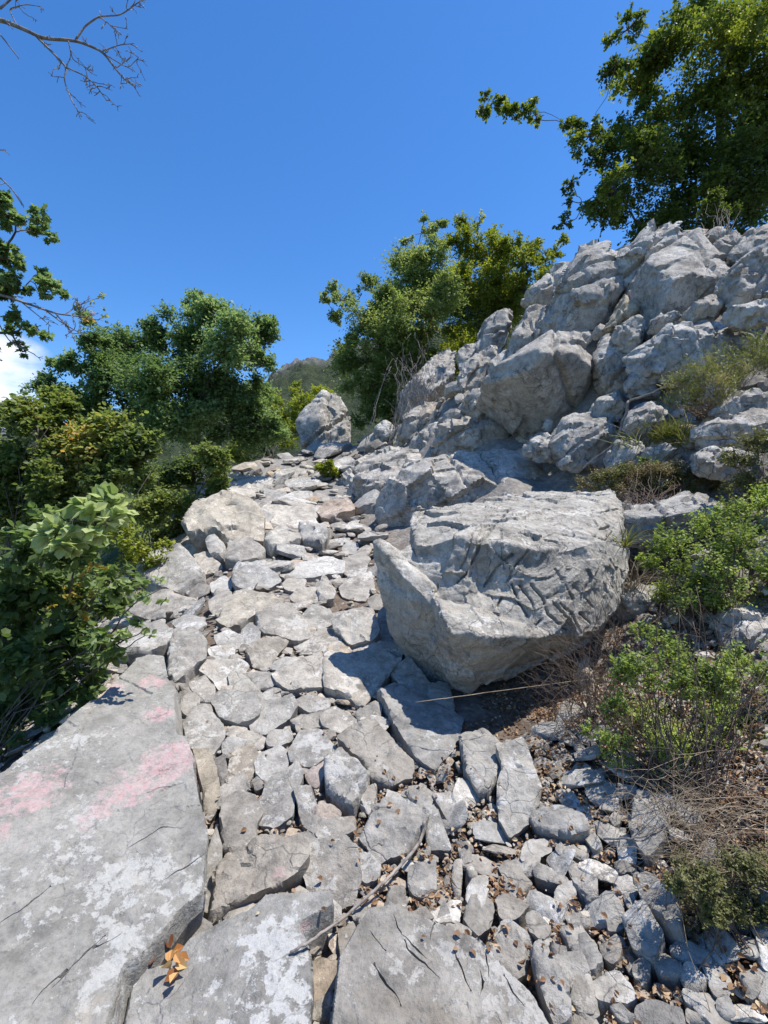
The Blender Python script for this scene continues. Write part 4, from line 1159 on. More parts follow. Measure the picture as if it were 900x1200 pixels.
UNITS3 = [unit_stone(900 + k, 4) for k in range(14)]
UNITS2 = [unit_stone(950 + k, 2) for k in range(30)]
rub = Buf()
rng = np.random.default_rng(44)
PATH = np.array([(-60,1260),(-60,900),(120,800),(120,700),(220,600),(260,540),(330,505),(430,512),(470,520),(450,640),(470,760),(560,815),(700,850),(770,930),(900,1020),(1000,1100),(1000,1260)], float)
BANK = np.array([(430,525),(470,470),(560,390),(700,290),(860,262),(960,270),(960,760),(740,620),(690,575),(560,560),(440,600)], float)
LEDGE = np.array([(60,800),(110,720),(210,600),(290,520),(330,500),(320,540),(240,620),(150,720),(120,810)], float)
SCREE = np.array([(700,275),(760,250),(960,180),(960,300),(860,285)], float)
BIG_LEFT = 300 - len(STONES)
def throw(region, n, lo, hi, free, indiv=True, sink=0.25, tone=(0.0, 1.0), flat=1.0):
    global BIG_LEFT
    b0, b1 = region.min(0), region.max(0)
    P_ = rng.uniform(b0, b1, (n * 3, 2))
    P_ = P_[inside(P_, region)][:n]
    rp = lo + (hi - lo) * rng.uniform(0, 1, len(P_)) ** 2.2
    rp = -np.sort(-rp)
    for (x, y), r_ in zip(P_, rp):
        h = hit(x, y)
        if h is None: continue
        r = r_ * h[1] / F
        if occ_free(h[0], h[1], r * 0.75) < free: continue
        nrm = gnormal(h[0], h[1]) + rng.normal(0, 0.22, 3)
        big = indiv and r_ > 9 and BIG_LEFT > 0
        v, f = (UNITS3 if big else UNITS2)[rng.integers(0, 14 if big else 30)]
        s = r * np.array([1, 1, rng.uniform(0.7, 1.15) * flat])
        vv = (v * s) @ rot_to(nrm, rng.uniform(0, 6.28)).T
        pos = h + nrm / np.linalg.norm(nrm) * r * (0.5 - sink) * 0.9
        a = np.linspace(0, 6.28, 9)[:-1]
        occ_mark(np.c_[h[0] + np.cos(a) * r * .85, h[1] + np.sin(a) * r * .85])
        if big:
            me = fast_mesh('stone', vv, f, None, None, True); me.set_sharp_from_angle(angle=math.radians(30))
            o = link('stone', me, M_ROCK, None, pos); o.color = tint(rng)
            tag(o, None, 'stone', 'loose stones paving the path')
            STONES.append(dict(o=o, a=r * 1.7, px=np.array([x, y]), asp=1.4, tone=o.color[1], warm=o.color[0] / o.color[2], nv=6, lab=None))
            BIG_LEFT -= 1
        else:
            rub.add(vv + pos, f, None, rng.uniform(*tone))
throw(PATH, 2600, 7, 22, 0.62, flat=.62)
throw(BANK, 1100, 5, 20, 0.5, False, 0.35)
RIGHT = np.array([(690,600),(960,540),(960,1110),(900,1080),(780,950),(700,860),(640,800),(700,740)], float)
throw(RIGHT, 260, 5, 15, 0.5, False, 0.35, (0, .8), .7)
throw(LEDGE, 350, 6, 20, 0.5, False, 0.3)
throw(SCREE, 1500, 3, 14, 0.35, False, 0.3, (0, .6))
throw(PATH, 6000, 2.4, 8, 0.5, False, .12)
throw(np.array([(240,760),(470,760),(560,800),(720,860),(820,980),(1000,1120),(1000,1260),(300,1260),(230,900)], float), 9000, 1.2, 3.4, 0.45, False, .1)
throw(BANK, 2600, 2, 8, 0.45, False)
throw(RIGHT, 1500, 2, 7, 0.5, False, 0.3, (0, .8))
UND = np.array([(500,800),(640,760),(720,790),(720,880),(560,860)], float)
throw(UND, 900, 2.5, 9, 0.45, False, 0.3, (0, .7))
throw(np.array([(965,330),(1500,60),(2000,500),(1900,1300),(1010,1260)], float), 1500, 10, 46, 0.5, False, 0.35, (0, .8))
throw(np.array([(965,330),(1500,60),(2000,500),(1900,1300),(1010,1260)], float), 2500, 4, 12, 0.5, False, 0.3, (0, .8))
tag(rub.build('rubble', M_RUB, None, smooth=False), 'broken limestone rubble and gravel filling the gaps between the stones', 'rubble', kind='stuff')

# ---- names for the stones: look first, then where they lie
MARKS = [('the cracked boulder', 560, 720), ('the stained slab', 120, 1000), ('the smooth grey slab', 500, 1140), ('the pale stick', 430, 1045), ('the herb bush', 780, 850), ('the near shrub', 90, 730),
         ('the rounded buff rock', 265, 610), ('the path plant', 383, 551), ('the mossy herbs', 840, 1040), ('the pink-blotted slab', 300, 1030), ('the dished grey stone', 463, 975), ('the triangular stone', 385, 695),
         ('the brownish slab', 393, 602), ('the jagged ledge', 560, 525), ('the heart-shaped stone', 595, 1125), ('the rough flagstone', 430, 795), ('the sloping flagstone', 290, 715), ('the standing rock', 380, 495), ('the oblong stone', 655, 968), ('the ridged stone', 407, 910)]
from collections import defaultdict
gr = defaultdict(list)
for s in STONES:
    if s['lab']: continue
    d_ = hit(*s['px']); d_ = d_[1] if d_ is not None else 3
    ap = s['a'] / d_ * F
    size = 'big' if ap > 62 else 'medium' if ap > 36 else 'small'
    shape = 'long' if s['asp'] > 1.9 else 'oblong' if s['asp'] > 1.45 else 'blocky'
    tone = 'buff' if s['warm'] > 1.09 else 'pale' if s['tone'] > 0.99 else 'grey' if s['tone'] > 0.88 else 'dark'
    dist = [math.hypot((s['px'][0] - x), (s['px'][1] - y) * 1.15) for _, x, y in MARKS]
    k = int(np.argmin(dist)); _, mx_, my_ = MARKS[k]
    dx, dy = s['px'][0] - mx_, s['px'][1] - my_
    if abs(dx) > abs(dy): dr = 'slopeward of' if dx > 0 else 'shrubward of'
    else: dr = 'downhill of' if dy > 0 else 'uphill of'
    gr[(size, tone, shape, dr, MARKS[k][0])].append((dist[k], s))
ORD = ['nearest', 'second nearest', 'third nearest', 'fourth nearest', 'fifth nearest', 'sixth nearest', 'seventh nearest', 'eighth nearest', 'ninth nearest', 'tenth nearest']
for (size, tone, shape, dr, mk), l in gr.items():
    l.sort(key=lambda t: t[0])
    for i, (_, s) in enumerate(l):
        lab = f'{size} {tone} {shape} stone {dr} {mk}'
        if len(l) > 1: lab += f', {ORD[min(i, 9)]} to it'
        s['o']['label'] = lab

# ------------------------------------------------------------------ plants
LEAF6 = (np.array([[0, 0, 0], [-.30, .28, .05], [-.36, .62, .06], [0, 1, -.06], [.36, .62, .06], [.30, .28, .05], [0, .5, -.03]], float),
         np.array([[0, 6, 1], [1, 6, 2], [2, 6, 3], [3, 6, 4], [4, 6, 5], [5, 6, 0]]))
LEAF4 = (np.array([[0, 0, 0], [-.34, .5, .08], [0, 1, 0], [.34, .5, .08]], float), np.array([[0, 2, 1], [0, 3, 2]]))
LOBED = (np.array([[0, 0, 0], [-.45, .12, .06], [-.32, .38, .03], [-.5, .66, .08], [-.16, .66, 0], [0, 1, -.08], [.16, .66, 0], [.5, .66, .08], [.32, .38, .03], [.45, .12, .06], [0, .4, -.03]], float),
         np.array([[10, (i + 1) % 10, i] for i in range(10)]))
NEEDLE = (np.array([[0, 0, 0], [-.09, .5, .02], [0, 1, 0], [.09, .5, .02]], float), np.array([[0, 2, 1], [0, 3, 2]]))

def unit(a):
    return a / (np.linalg.norm(a, axis=-1, keepdims=True) + 1e-9)

def put_leaves(buf, tmpl, pos, axis, nrm, size, rnd):
    axis = unit(axis)
    side = unit(np.cross(axis, nrm))
    nn = np.cross(side, axis)
    V, Fc = tmpl
    v = pos[:, None] + size[:, None, None] * (V[None, :, 0:1] * side[:, None] + V[None, :, 1:2] * axis[:, None] + V[None, :, 2:3] * nn[:, None])
    k = len(V)
    f = (Fc[None] + (np.arange(len(pos)) * k)[:, None, None]).reshape(-1, 3)
    buf.add(v.reshape(-1, 3), f, None, np.repeat(np.clip(rnd, 0, 1), k))

def foliage(buf, twigs, blobs, n, size, rng, tmpl=LEAF4, per=9, up=0.35, sub=9, spread=0.42, tone=(0.25, 0.75), twig_r=0.0, twig_share=0.25, droop=0.0, flat=0.8, hang=0.5):
    """leaves set along short sprigs; the sprigs gather in clumps, the clumps in each blob (x, y, z, radius)"""
    B = np.array(blobs, float)
    subs, sr, sb, st = [], [], [], []
    for i, b in enumerate(B):
        k = max(3, int(sub * rng.uniform(0.8, 1.2)))
        dv = unit(rng.normal(0, 1, (k, 3)))
        rad = b[3] * rng.uniform(0.25, 0.85, k)
        c = b[:3] + dv * rad[:, None] * np.array([1, 1, flat])
        subs.append(c); sr.append(b[3] * rng.uniform(0.34, 0.62, k)); sb.append(np.full(k, i))
        st.append(np.full(k, rng.uniform(*tone)) * 0.5 + rng.uniform(tone[0], tone[1], k) * 0.5)
    subs = np.concatenate(subs); sr = np.concatenate(sr); sb = np.concatenate(sb); st = np.concatenate(st)
    ns = max(1, n // per)
    wgt = sr ** 2; wgt /= wgt.sum()
    k = rng.choice(len(subs), ns, p=wgt)
    out = unit(subs[k] - B[sb[k], :3])
    dirs = unit(out * 0.55 + rng.normal(0, 0.62, (ns, 3)) + np.array([0, 0, up]))
    org = subs[k] + rng.normal(0, 0.28, (ns, 3)) * sr[k][:, None] * np.array([1, 1, flat])
    ln = sr[k] * rng.uniform(0.6, 1.3, ns) * spread * 2
    t = (np.tile(np.arange(per), ns) + rng.uniform(0, 1, ns * per)) / per
    j = np.repeat(np.arange(ns), per)
    pos = org[j] + dirs[j] * (ln[j] * t)[:, None]
    pos[:, 2] -= droop * ln[j] * t * t
    pos += rng.normal(0, 0.10, pos.shape) * size
    sgn = np.where(np.arange(ns * per) % 2, 1, -1)[:, None]
    sd = unit(np.cross(dirs[j], rng.normal(0, 1, (ns * per, 3)) * 0.5 + np.array([0, 0, 1.0])))
    ax = dirs[j] * 0.55 + sd * sgn * 0.9 + rng.normal(0, 0.35, pos.shape) - np.array([0, 0, hang * 0.5])
    nr = np.array([0, 0, 1.0]) + rng.normal(0, 0.55, pos.shape)
    sz = size * rng.uniform(0.6, 1.25, ns * per)
    put_leaves(buf, tmpl, pos, ax, nr, sz, st[k][j] + rng.normal(0, 0.10, ns * per))
    if twigs is not None and twig_r > 0:
        for q in range(len(subs)):
            p0 = B[sb[q], :3]
            tube(twigs, wander(p0, subs[q], 5, 0.12, rng), np.linspace(twig_r * 1.6, twig_r * .7, 5), 4)
        for q in rng.choice(ns, int(ns * twig_share), replace=False):
            e = org[q] + dirs[q] * ln[q]; e = e - np.array([0, 0, droop * ln[q]])
            tube(twigs, np.array([subs[k[q]], org[q] * .5 + e * .5, e]), [twig_r * .6, twig_r * .5, twig_r * .3], 3)

def pix_blobs(L_, d, rng, jit=0.5):
    o = []
    for b in L_:
        dd = b[3] if len(b) > 3 else d + rng.uniform(-jit, jit)
        o.append((*unp(b[0], b[1], dd), b[2] * dd / F))
    return o

def plant(name, label, cat, base, blobs, n, size, leaf_mat, seed, tmpl=LEAF4, trunk_r=0.0, trunk_top=None, woody=M_BARK, group=None, parts=('trunk', 'crown'), stems=0, twig_r=0.004,
          twig_share=0.25, drop=0.6, tb=None, **kw):
    rng = np.random.default_rng(seed)
    base = np.asarray(base, float)
    root = empty(name, base, label, cat, group)
    cb, tb = Buf(), tb or Buf()
    foliage(cb, tb, blobs, n, size, rng, tmpl, twig_r=twig_r, twig_share=twig_share, **kw)
    B = np.array(blobs)
    if trunk_r > 0:
        top = np.asarray(trunk_top, float)
        ax = wander(base - np.array([0, 0, .3]), top, 14, 0.06, rng)
        tube(tb, ax, np.linspace(trunk_r, trunk_r * 0.3, 14) * (1 + 0.5 * np.exp(-np.arange(14) / 1.2)), 9)
        nodes = [(p_, trunk_r * (1 - .7 * k_ / 13)) for k_, p_ in enumerate(ax) if k_ >= 3]
        dist0 = np.array([min(np.linalg.norm(b[:3] - p_) for p_, _ in nodes) for b in B])
        for b in B[np.argsort(dist0)]:
            NP = np.array([p_ for p_, _ in nodes])
            dv = b[:3] - NP
            cost = np.linalg.norm(dv, axis=1) + drop * np.maximum(0, .3 * np.hypot(dv[:, 0], dv[:, 1]) - dv[:, 2])
            i = int(np.argmin(cost))
            L0 = np.linalg.norm(dv[i])
            if L0 < 0.05: continue
            r0 = min(nodes[i][1] * .85, .016 + .035 * L0)
            q = wander(NP[i], b[:3], 9, 0.09, rng, 0.05)
            tube(tb, q, np.linspace(r0, max(r0 * .6, twig_r), 9), 6)
            nodes += [(q[4], r0 * .85), (q[6], r0 * .75), (q[8], r0 * .65)]
    for s in range(stems):
        b = B[rng.integers(0, len(B))]
        e = b[:3] + rng.normal(0, .4, 3) * b[3]
        st = base + np.array([rng.normal(0, .07), rng.normal(0, .07), -0.05])
        tube(tb, wander(st, e, 8, 0.08, rng, 0.04), np.linspace(twig_r * 2.2, twig_r * .6, 8), 5)
    if tb.n: tb.build(parts[0], woody, root, base, True)
    cb.build(parts[1], leaf_mat, root, base)
    return root

def gp(px, py):
    y = py
    h = hit(px, y)
    while h is None: y += 4; h = hit(px, y)
    return h
def gxy(x, y, dz=0.0): return np.array([x, y, float(ground(x, y)) + dz])

L_OAK = leaf_material('dark_green_leaf', [(0.0, (0.024, 0.042, 0.013)), (0.4, (0.054, 0.086, 0.029)), (0.75, (0.100, 0.142, 0.054)), (1.0, (0.19, 0.22, 0.11))], .46, .45, 2.35)
L_DARK = leaf_material('shaded_green_leaf', [(0.0, (0.020, 0.034, 0.008)), (0.4, (0.050, 0.072, 0.016)), (0.75, (0.105, 0.130, 0.026)), (1.0, (0.20, 0.20, 0.04))], .48, .4, 2.0)  # darker stops: the backlit look under the tree is put into the leaf colour
L_ASH = leaf_material('fresh_green_leaf', [(0.0, (0.036, 0.058, 0.014)), (0.45, (0.085, 0.118, 0.034)), (0.8, (0.15, 0.18, 0.06)), (1.0, (0.24, 0.26, 0.10))], .46, .4, 1.95)
L_YEL = leaf_material('yellow_green_leaf', [(0.0, (0.036, 0.055, 0.011)), (0.45, (0.086, 0.112, 0.020)), (0.8, (0.142, 0.172, 0.030)), (1.0, (0.21, 0.225, 0.045))], .46, .4, 1.75)
L_SMOKE = leaf_material('smoke_bush_leaf', [(0.0, (0.022, 0.038, 0.012)), (0.4, (0.058, 0.080, 0.024)), (0.72, (0.10, 0.125, 0.035)), (0.9, (0.17, 0.16, 0.045)), (1.0, (0.25, 0.15, 0.05))], .46, .4, 2.35)
L_NEAR = leaf_material('fresh_rounded_leaf', [(0.0, (0.026, 0.045, 0.012)), (0.4, (0.066, 0.100, 0.032)), (0.75, (0.120, 0.160, 0.058)), (1.0, (0.225, 0.26, 0.13))], .46, .4, 2.0)
L_HERB = leaf_material('light_herb_leaf', [(0.0, (0.065, 0.095, 0.022)), (0.5, (0.145, 0.195, 0.046)), (1.0, (0.27, 0.31, 0.10))], .45, .35, 1.75)
L_SAGE = leaf_material('dry_herb_leaf', [(0.0, (0.055, 0.055, 0.022)), (0.5, (0.11, 0.12, 0.04)), (0.8, (0.15, 0.13, 0.06)), (1.0, (0.22, 0.13, 0.09))], .25, .3)
L_GRASS = leaf_material('grass_blade', [(0.0, (0.055, 0.075, 0.018)), (0.5, (0.12, 0.14, 0.035)), (1.0, (0.27, 0.24, 0.12))], .3, .4)
L_YOUNG = leaf_material('yellowing_leaf', [(0.0, (0.10, 0.12, 0.02)), (0.5, (0.26, 0.20, 0.03)), (1.0, (0.36, 0.20, 0.05))], .35, .4)
L_DRY = leaf_material('fallen_leaf', [(0.0, (0.07, 0.038, 0.02)), (0.4, (0.17, 0.10, 0.055)), (0.75, (0.32, 0.22, 0.13)), (1.0, (0.46, 0.38, 0.27))], .15, .3)
L_ORANGE = leaf_material('orange_leaf', [(0.0, (0.11, 0.045, 0.02)), (0.5, (0.30, 0.13, 0.04)), (1.0, (0.46, 0.31, 0.14))], .2, .3)

bpy.context.view_layer.update()
DG = bpy.context.evaluated_depsgraph_get()
def surf(px, py):
    ok, loc, nr, _, ob, _ = S.ray_cast(DG, Vector((0, 0, 0)), Vector(unp(px, py, 1)).normalized(), distance=60)
    return (np.array(loc), np.array(nr), ob) if ok else (None, None, None)

r_ = np.random.default_rng(3)
# right tree above the outcrop, in front of the light
bl = pix_blobs([(850,60,55),(790,45,38),(740,105,34),(735,35,20),(722,75,20),(820,120,62),(885,150,60),(745,195,48),(800,215,62),(870,215,60),(705,190,26),(712,245,30),(690,160,22),(672,150,16),
                (600,130,14),(585,118,10),(568,112,9),(566,128,9),(620,128,12),(628,140,7),(668,215,8),(664,238,9),(660,262,10),(885,15,45),(825,5,36),(760,150,40),(780,265,40),(850,255,40),(930,80,60),(930,200,60),(770,60,24),(720,225,30),(955,20,55)], 12.0, r_, 1.1)
plant('broadleaf_tree', 'large dark green tree atop the rocky slope, one branch reaching out over the sky', 'tree', gxy(8.4, 13.0), bl, 105000, .088, L_DARK, 31, tmpl=LEAF4, trunk_r=.17, trunk_top=unp(860, 60, 12.4),
      per=11, tone=(.05, .72), twig_r=.009, up=.15, droop=.35, twig_share=.06, sub=11, group=None)
# trees in the middle, behind the outcrop
bl = pix_blobs([(480,325,40),(455,375,44),(475,425,46),(440,460,32),(402,352,14),(388,338,9),(380,350,8),(395,372,10),(428,335,16),(412,400,16),(405,430,16),(430,420,36),(505,305,26),(505,268,10),(498,255,6),(478,280,8),(520,262,8),(490,300,18),(515,350,34),(430,490,20),(470,480,26),(400,410,10),(440,360,24),(435,390,30),(460,350,30),(490,360,34),(455,450,36),(420,450,24),(490,400,34),(500,330,26)], 13.2, r_, .8)
plant('broadleaf_tree', 'loose light green tree with a bare twiggy heart in the middle, behind the grooved rock', 'tree', gxy(0.15, 13.3), bl, 95000, .068, L_ASH, 32, trunk_r=.10, trunk_top=unp(470, 330, 13.3), per=9, tone=(.2, .8), twig_r=.008, twig_share=.12, sub=11)
bl = pix_blobs([(560,290,26),(575,325,40),(610,310,24),(545,375,44),(520,410,40),(590,350,34),(640,305,17),(628,288,9),(652,295,10),(545,265,13),(532,285,18),(560,262,9),(500,445,28),(600,285,14),(615,340,26),(640,330,18),(580,272,12),(660,282,8),(530,340,30),(550,340,34),(560,400,34),(590,370,34),(520,380,30),(530,430,34),(575,300,26),(610,350,26)], 14.6, r_, .8)
plant('broadleaf_tree', 'yellow green tree rising behind the skyline of the outcrop, next to the light green one', 'tree', gxy(2.2, 14.9), bl, 90000, .07, L_YEL, 33, trunk_r=.12, trunk_top=unp(565, 310, 14.8), per=9, tone=(.25, 1.0), twig_r=.008, twig_share=.08, sub=11)
bl = pix_blobs([(352,472,20),(368,462,14),(335,485,20),(385,472,16),(360,500,22),(330,505,22),(345,455,10),(322,470,16)], 19, r_, .8)
plant('broadleaf_shrub', 'bright yellow green bush far off beyond the tall standing rock', 'shrub', gxy(-3.4, 19), bl, 22000, .08, L_YEL, 34, trunk_r=.05, trunk_top=unp(360, 460, 19), tone=(.5, 1.0), parts=('stem', 'foliage'), twig_r=.008, twig_share=.05)
# trees on the left, below the path
bl = pix_blobs([(245,365,28),(215,395,36),(270,405,40),(302,388,22),(315,380,12),(155,410,34),(115,400,24),(185,455,46),(125,450,36),(240,465,46),(290,460,36),(80,428,16),(62,425,8),(100,375,10),(228,352,14),(310,425,16),(180,385,18),(60,455,20),(200,500,46),(270,505,40),(150,490,40),(315,500,22),(100,480,34)], 9.4, r_, .8)
plant('broadleaf_tree', 'round crowned dark green tree standing beyond the shrub edge of the path', 'tree', gxy(-4.1, 9.6), bl, 125000, .062, L_OAK, 35, tmpl=LEAF4, trunk_r=.12, trunk_top=unp(235, 400, 9.5), per=8, tone=(.15, .8), twig_r=.007, twig_share=.05, sub=12)
bl = pix_blobs([(325,500,20),(300,520,24),(335,518,14),(280,530,20),(318,480,14)], 12.6, r_, .5)
plant('broadleaf_shrub', 'small sunlit yellow green bush at the shrub edge near the far end of the path', 'shrub', gp(316, 530), bl, 9000, .06, L_YEL, 36, tone=(.2, .8), stems=10, parts=('stem', 'foliage'), twig_r=.006, twig_share=.05)
# smoke bushes filling the slope on the left
bl = pix_blobs([(45,500,40),(100,525,42),(60,570,46),(145,545,40),(20,605,46),(10,540,40),(110,590,36),(70,480,26),(20,480,22),(130,500,28),(165,520,24)], 4.8, r_, .5)
plant('smoke_bush', 'olive and yellowish bush filling the slope between the round tree and the near shrub', 'shrub', gxy(-3.9, 4.9), bl, 34000, .048, L_SMOKE, 37, tmpl=LEAF6, per=8, tone=(.15, .95), stems=40, parts=('stem', 'foliage'), twig_r=.004, twig_share=.10, sub=12)
bl = pix_blobs([(235,555,32),(200,590,34),(250,540,22),(215,620,22),(255,575,18),(180,560,26),(190,640,18),(240,600,16)], 6.6, r_, .4)
plant('smoke_bush', 'rounded dense green bush hugging the rounded buff rock at the path edge', 'shrub', gxy(-3.2, 6.4), bl, 34000, .042, L_SMOKE, 38, tmpl=LEAF6, per=8, tone=(.15, .75), stems=26, parts=('stem', 'foliage'), twig_r=.004, twig_share=.06, sub=12)
bl = pix_blobs([(175,655,16),(195,640,12),(160,640,18),(140,625,22),(150,660,16)], 4.4, r_, .2)
plant('smoke_bush', 'low yellow leaved sprig beside the big pale stone at the path edge', 'shrub', gp(170, 672), bl, 2600, .03, L_YEL, 39, tmpl=LEAF6, per=8, tone=(.35, 1.0), stems=10, parts=('stem', 'foliage'), twig_r=.0025)
# the near shrub with big rounded leaves
bl = pix_blobs([(90,650,36),(45,690,44),(100,715,38),(45,760,52),(92,790,38),(35,835,44),(15,885,24),(60,620,30),(20,650,36),(130,680,24),(75,850,26),(115,760,26),(0,740,50),(-40,700,60),(-50,820,60),(100,830,16)], 2.35, r_, .25)
b2, t2 = Buf(), Buf()
rg = np.random.default_rng(8)
foliage(b2, t2, pix_blobs([(112,592,24),(100,610,22),(125,612,18),(80,628,18),(135,600,14),(70,640,12)], 2.0, r_, .08), 330, .062, rg, LEAF6, per=7, tone=(.75, 1.0), twig_r=.0025, sub=5)
foliage(b2, t2, pix_blobs([(168,688,9),(172,700,8),(190,682,8),(165,735,9),(175,748,8),(150,740,10),(195,700,5)], 2.15, r_, .05), 110, .036, rg, LEAF6, per=5, tone=(.45, .9), twig_r=.002, sub=3)
for a, b in (((110, 775), (188, 690)), ((95, 800), (170, 745)), ((100, 780), (172, 735)), ((80, 700), (112, 600))):
    tube(t2, wander(unp(*a, 2.3), unp(*b, 2.15), 9, .06, rg, .05), np.linspace(.005, .002, 9), 5)
root = plant('smoke_bush', 'near shrub with large rounded green leaves overhanging the stained slab', 'shrub', gxy(-2.25, 2.3), bl, 11000, .044, L_NEAR, 40, tmpl=LEAF6, per=7, tone=(.1, .75), stems=46, parts=('stem', 'foliage'), twig_r=.0028, twig_share=.5, sub=10, tb=t2)
rb = np.array(root.location)
rb = np.array(root.location)
b2.build('young_leaves', L_NEAR, root, rb)
b3 = Buf()
foliage(b3, None, pix_blobs([(108,668,14),(80,690,14),(75,700,12),(100,700,12),(60,705,10),(90,720,9)], 2.08, r_, .05), 130, .022, rg, LEAF6, per=6, tone=(.1, 1.0), sub=6)
b3.build('yellowed_leaves', L_YOUNG, root, rb)

# near tree on the left, its trunk just outside the picture
tr_base = gxy(-4.0, 3.3)
bl = pix_blobs([(5,240,14),(12,256,15),(30,260,10),(50,258,13),(62,280,8),(42,272,8),(10,290,12),(5,302,8),(18,308,11),(45,322,11),(60,332,12),(70,344,7),(50,346,10),(10,326,13),(2,342,12),(26,340,9),
                (18,374,11),(35,382,12),(48,393,7),(12,390,9),(20,402,7),(30,412,6),(-40,250,40),(-50,330,50),(-40,400,40)], 3.5, r_, .15)
root = plant('maple_tree', 'tree with small lobed leaves above the near shrub, its topmost branch dead and bare', 'tree', tr_base, bl, 7500, .040, L_OAK, 41, tmpl=LOBED, trunk_r=.11, trunk_top=np.array([-3.7, 3.2, 4.2]),
             per=7, tone=(.15, .8), twig_r=.003, twig_share=.6, sub=6, drop=.05)
rb = np.array(root.location)
dbuf = Buf()
rg = np.random.default_rng(19)
DD = 3.2
def branch(line, r0, r1, d=DD, twig=0, lift=1.0):
    p = np.array([unp(x / 2, y / 2, d + rg.uniform(-.05, .05)) for x, y in line])
    m = len(p); t = np.linspace(0, m - 1, m * 5)
    q = np.stack([np.interp(t, np.arange(m), p[:, k]) for k in range(3)], 1)
    for _ in range(2): q[1:-1] = .5 * q[1:-1] + .25 * (q[:-2] + q[2:])
    tube(dbuf, q, np.linspace(r0, r1, len(q)), 6)
    for _ in range(twig):
        i = rg.integers(len(q) // 4, len(q))
        dv = unit(unit(q[min(i + 1, len(q) - 1)] - q[max(i - 1, 0)]) * .6 + rg.normal(0, .6, 3))
        l = rg.uniform(.03, .12)
        e = q[i] + dv * l
        tube(dbuf, wander(q[i], e, 5, .12, rg), np.linspace(.0032, .0016, 5), 4)
        for _2 in range(3):
            b = q[i] + dv * l * rg.uniform(.4, 1)
            e2 = b + unit(dv * .7 + rg.normal(0, .6, 3)) * rg.uniform(.012, .04)
            tube(dbuf, np.array([b, (b + e2) / 2 + rg.normal(0, .002, 3), e2]), [.0024, .002, .0022], 4)
branch([(-420,-60),(-200,20),(0,45),(60,70),(100,90),(180,95),(240,120),(270,160),(290,185),(318,205)], .018, .0028, twig=14)
branch([(178,92),(200,60),(232,38),(282,36),(332,0)], .007, .003, twig=8)
branch([(232,38),(260,60),(300,68)], .004, .002, twig=4)
branch([(85,85),(130,130),(156,158),(150,190),(170,240),(192,274)], .008, .0025, twig=8)
branch([(156,158),(200,178),(225,200),(250,236)], .005, .0024, twig=10)
branch([(240,120),(280,105),(315,102)], .004, .002, twig=6)
branch([(250,130),(300,160),(325,135)], .004, .002, twig=6)
branch([(0,20),(35,-10),(60,-40)], .008, .003, twig=4)
branch([(-60,30),(0,80),(45,138)], .006, .003, twig=2)
branch([(160,95),(170,140),(205,160)], .004, .002, twig=6)
branch([(40,60),(20,20),(60,10),(95,15)], .004, .002, twig=4)
branch([(-100,300),(-20,350),(14,352)], .006, .003, twig=1)
branch([(-100,380),(0,415),(30,445),(52,480)], .006, .003, twig=2)
for l_, r0, r1, tw in (([(-300,640),(0,690),(60,710),(130,735),(190,742),(230,750)], .012, .003, 10), ([(100,722),(150,760),(205,790)], .005, .0025, 8), ([(130,735),(170,780),(175,800)], .004, .0025, 4),
                       ([(40,700),(90,740),(120,765)], .004, .002, 6), ([(150,738),(185,715),(225,700)], .004, .002, 10), ([(-40,690),(20,800),(80,830)], .005, .003, 2)):
    branch(l_, r0, r1, 3.5, tw)
dbuf.build('dead_branch', M_DEAD, root, rb, True)
bb = Buf(); foliage(bb, None, pix_blobs([(88,362,8),(118,352,9),(112,372,9),(122,366,7),(100,372,8)], 3.5, r_, .1), 150, .024, rg, LEAF6, per=5, tone=(.4, 1.0), sub=4)
bb.build('withered_leaves', L_SMOKE, root, rb)

# ---- herbs and low bushes of the slope on the right
bl = pix_blobs([(742,790,30),(800,800,38),(760,850,38),(850,850,40),(800,885,40),(722,880,22),(870,785,26),(885,880,28),(780,755,24),(745,740,14),(715,830,18),(840,800,30),(905,830,34),(925,860,40),(900,790,28),(690,860,14)], 1.95, r_, .2)
plant('herb_bush', 'leafy light green herb bush with bare stems in front of the slope rocks', 'bush', gp(800, 935), bl, 18000, .0135, L_HERB, 51, tmpl=LEAF6, per=8, tone=(.1, .9), stems=70, parts=('stem', 'foliage'), woody=M_TWIG, twig_r=.0014, twig_share=.6, sub=14, up=.8, spread=.6)
bl = pix_blobs([(790,640,26),(830,620,24),(862,648,36),(802,685,30),(838,692,36),(885,630,24),(780,700,16),(870,690,30),(905,660,30),(760,660,14),(885,720,26),(910,700,30),(860,600,20),(900,590,22)], 2.75, r_, .25)
plant('herb_bush', 'pale green herb bush higher on the slope, in front of the long pale rock', 'bush', gp(835, 730), bl, 20000, .016, L_HERB, 52, tmpl=LEAF6, per=8, tone=(.0, .7), stems=60, parts=('stem', 'foliage'), woody=M_TWIG, twig_r=.0016, twig_share=.5, sub=14, up=.8, spread=.6)
hp_, _, _ = surf(765, 590)
bl = pix_blobs([(690,572,13),(708,564,16),(728,558,18),(748,560,18),(768,556,18),(788,558,18),(808,564,18),(830,564,18),(738,574,15),(760,577,16),(785,576,15),(850,560,16),(715,576,12),(812,578,12)], 4.05, r_, .15)
plant('heather_patch', 'low patch of reddish green herbs on the ledge behind the cracked boulder', 'herb', hp_, bl, 30000, .017, L_SAGE, 53, tmpl=LEAF4, per=9, tone=(.3, 1.0), stems=60, parts=('stem', 'foliage'), woody=M_TWIG, twig_r=.0018, sub=12, up=1.1, spread=.6)
bl = pix_blobs([(757,545,12),(765,552,10),(835,555,12),(850,548,9)], 4.3, r_, .1)
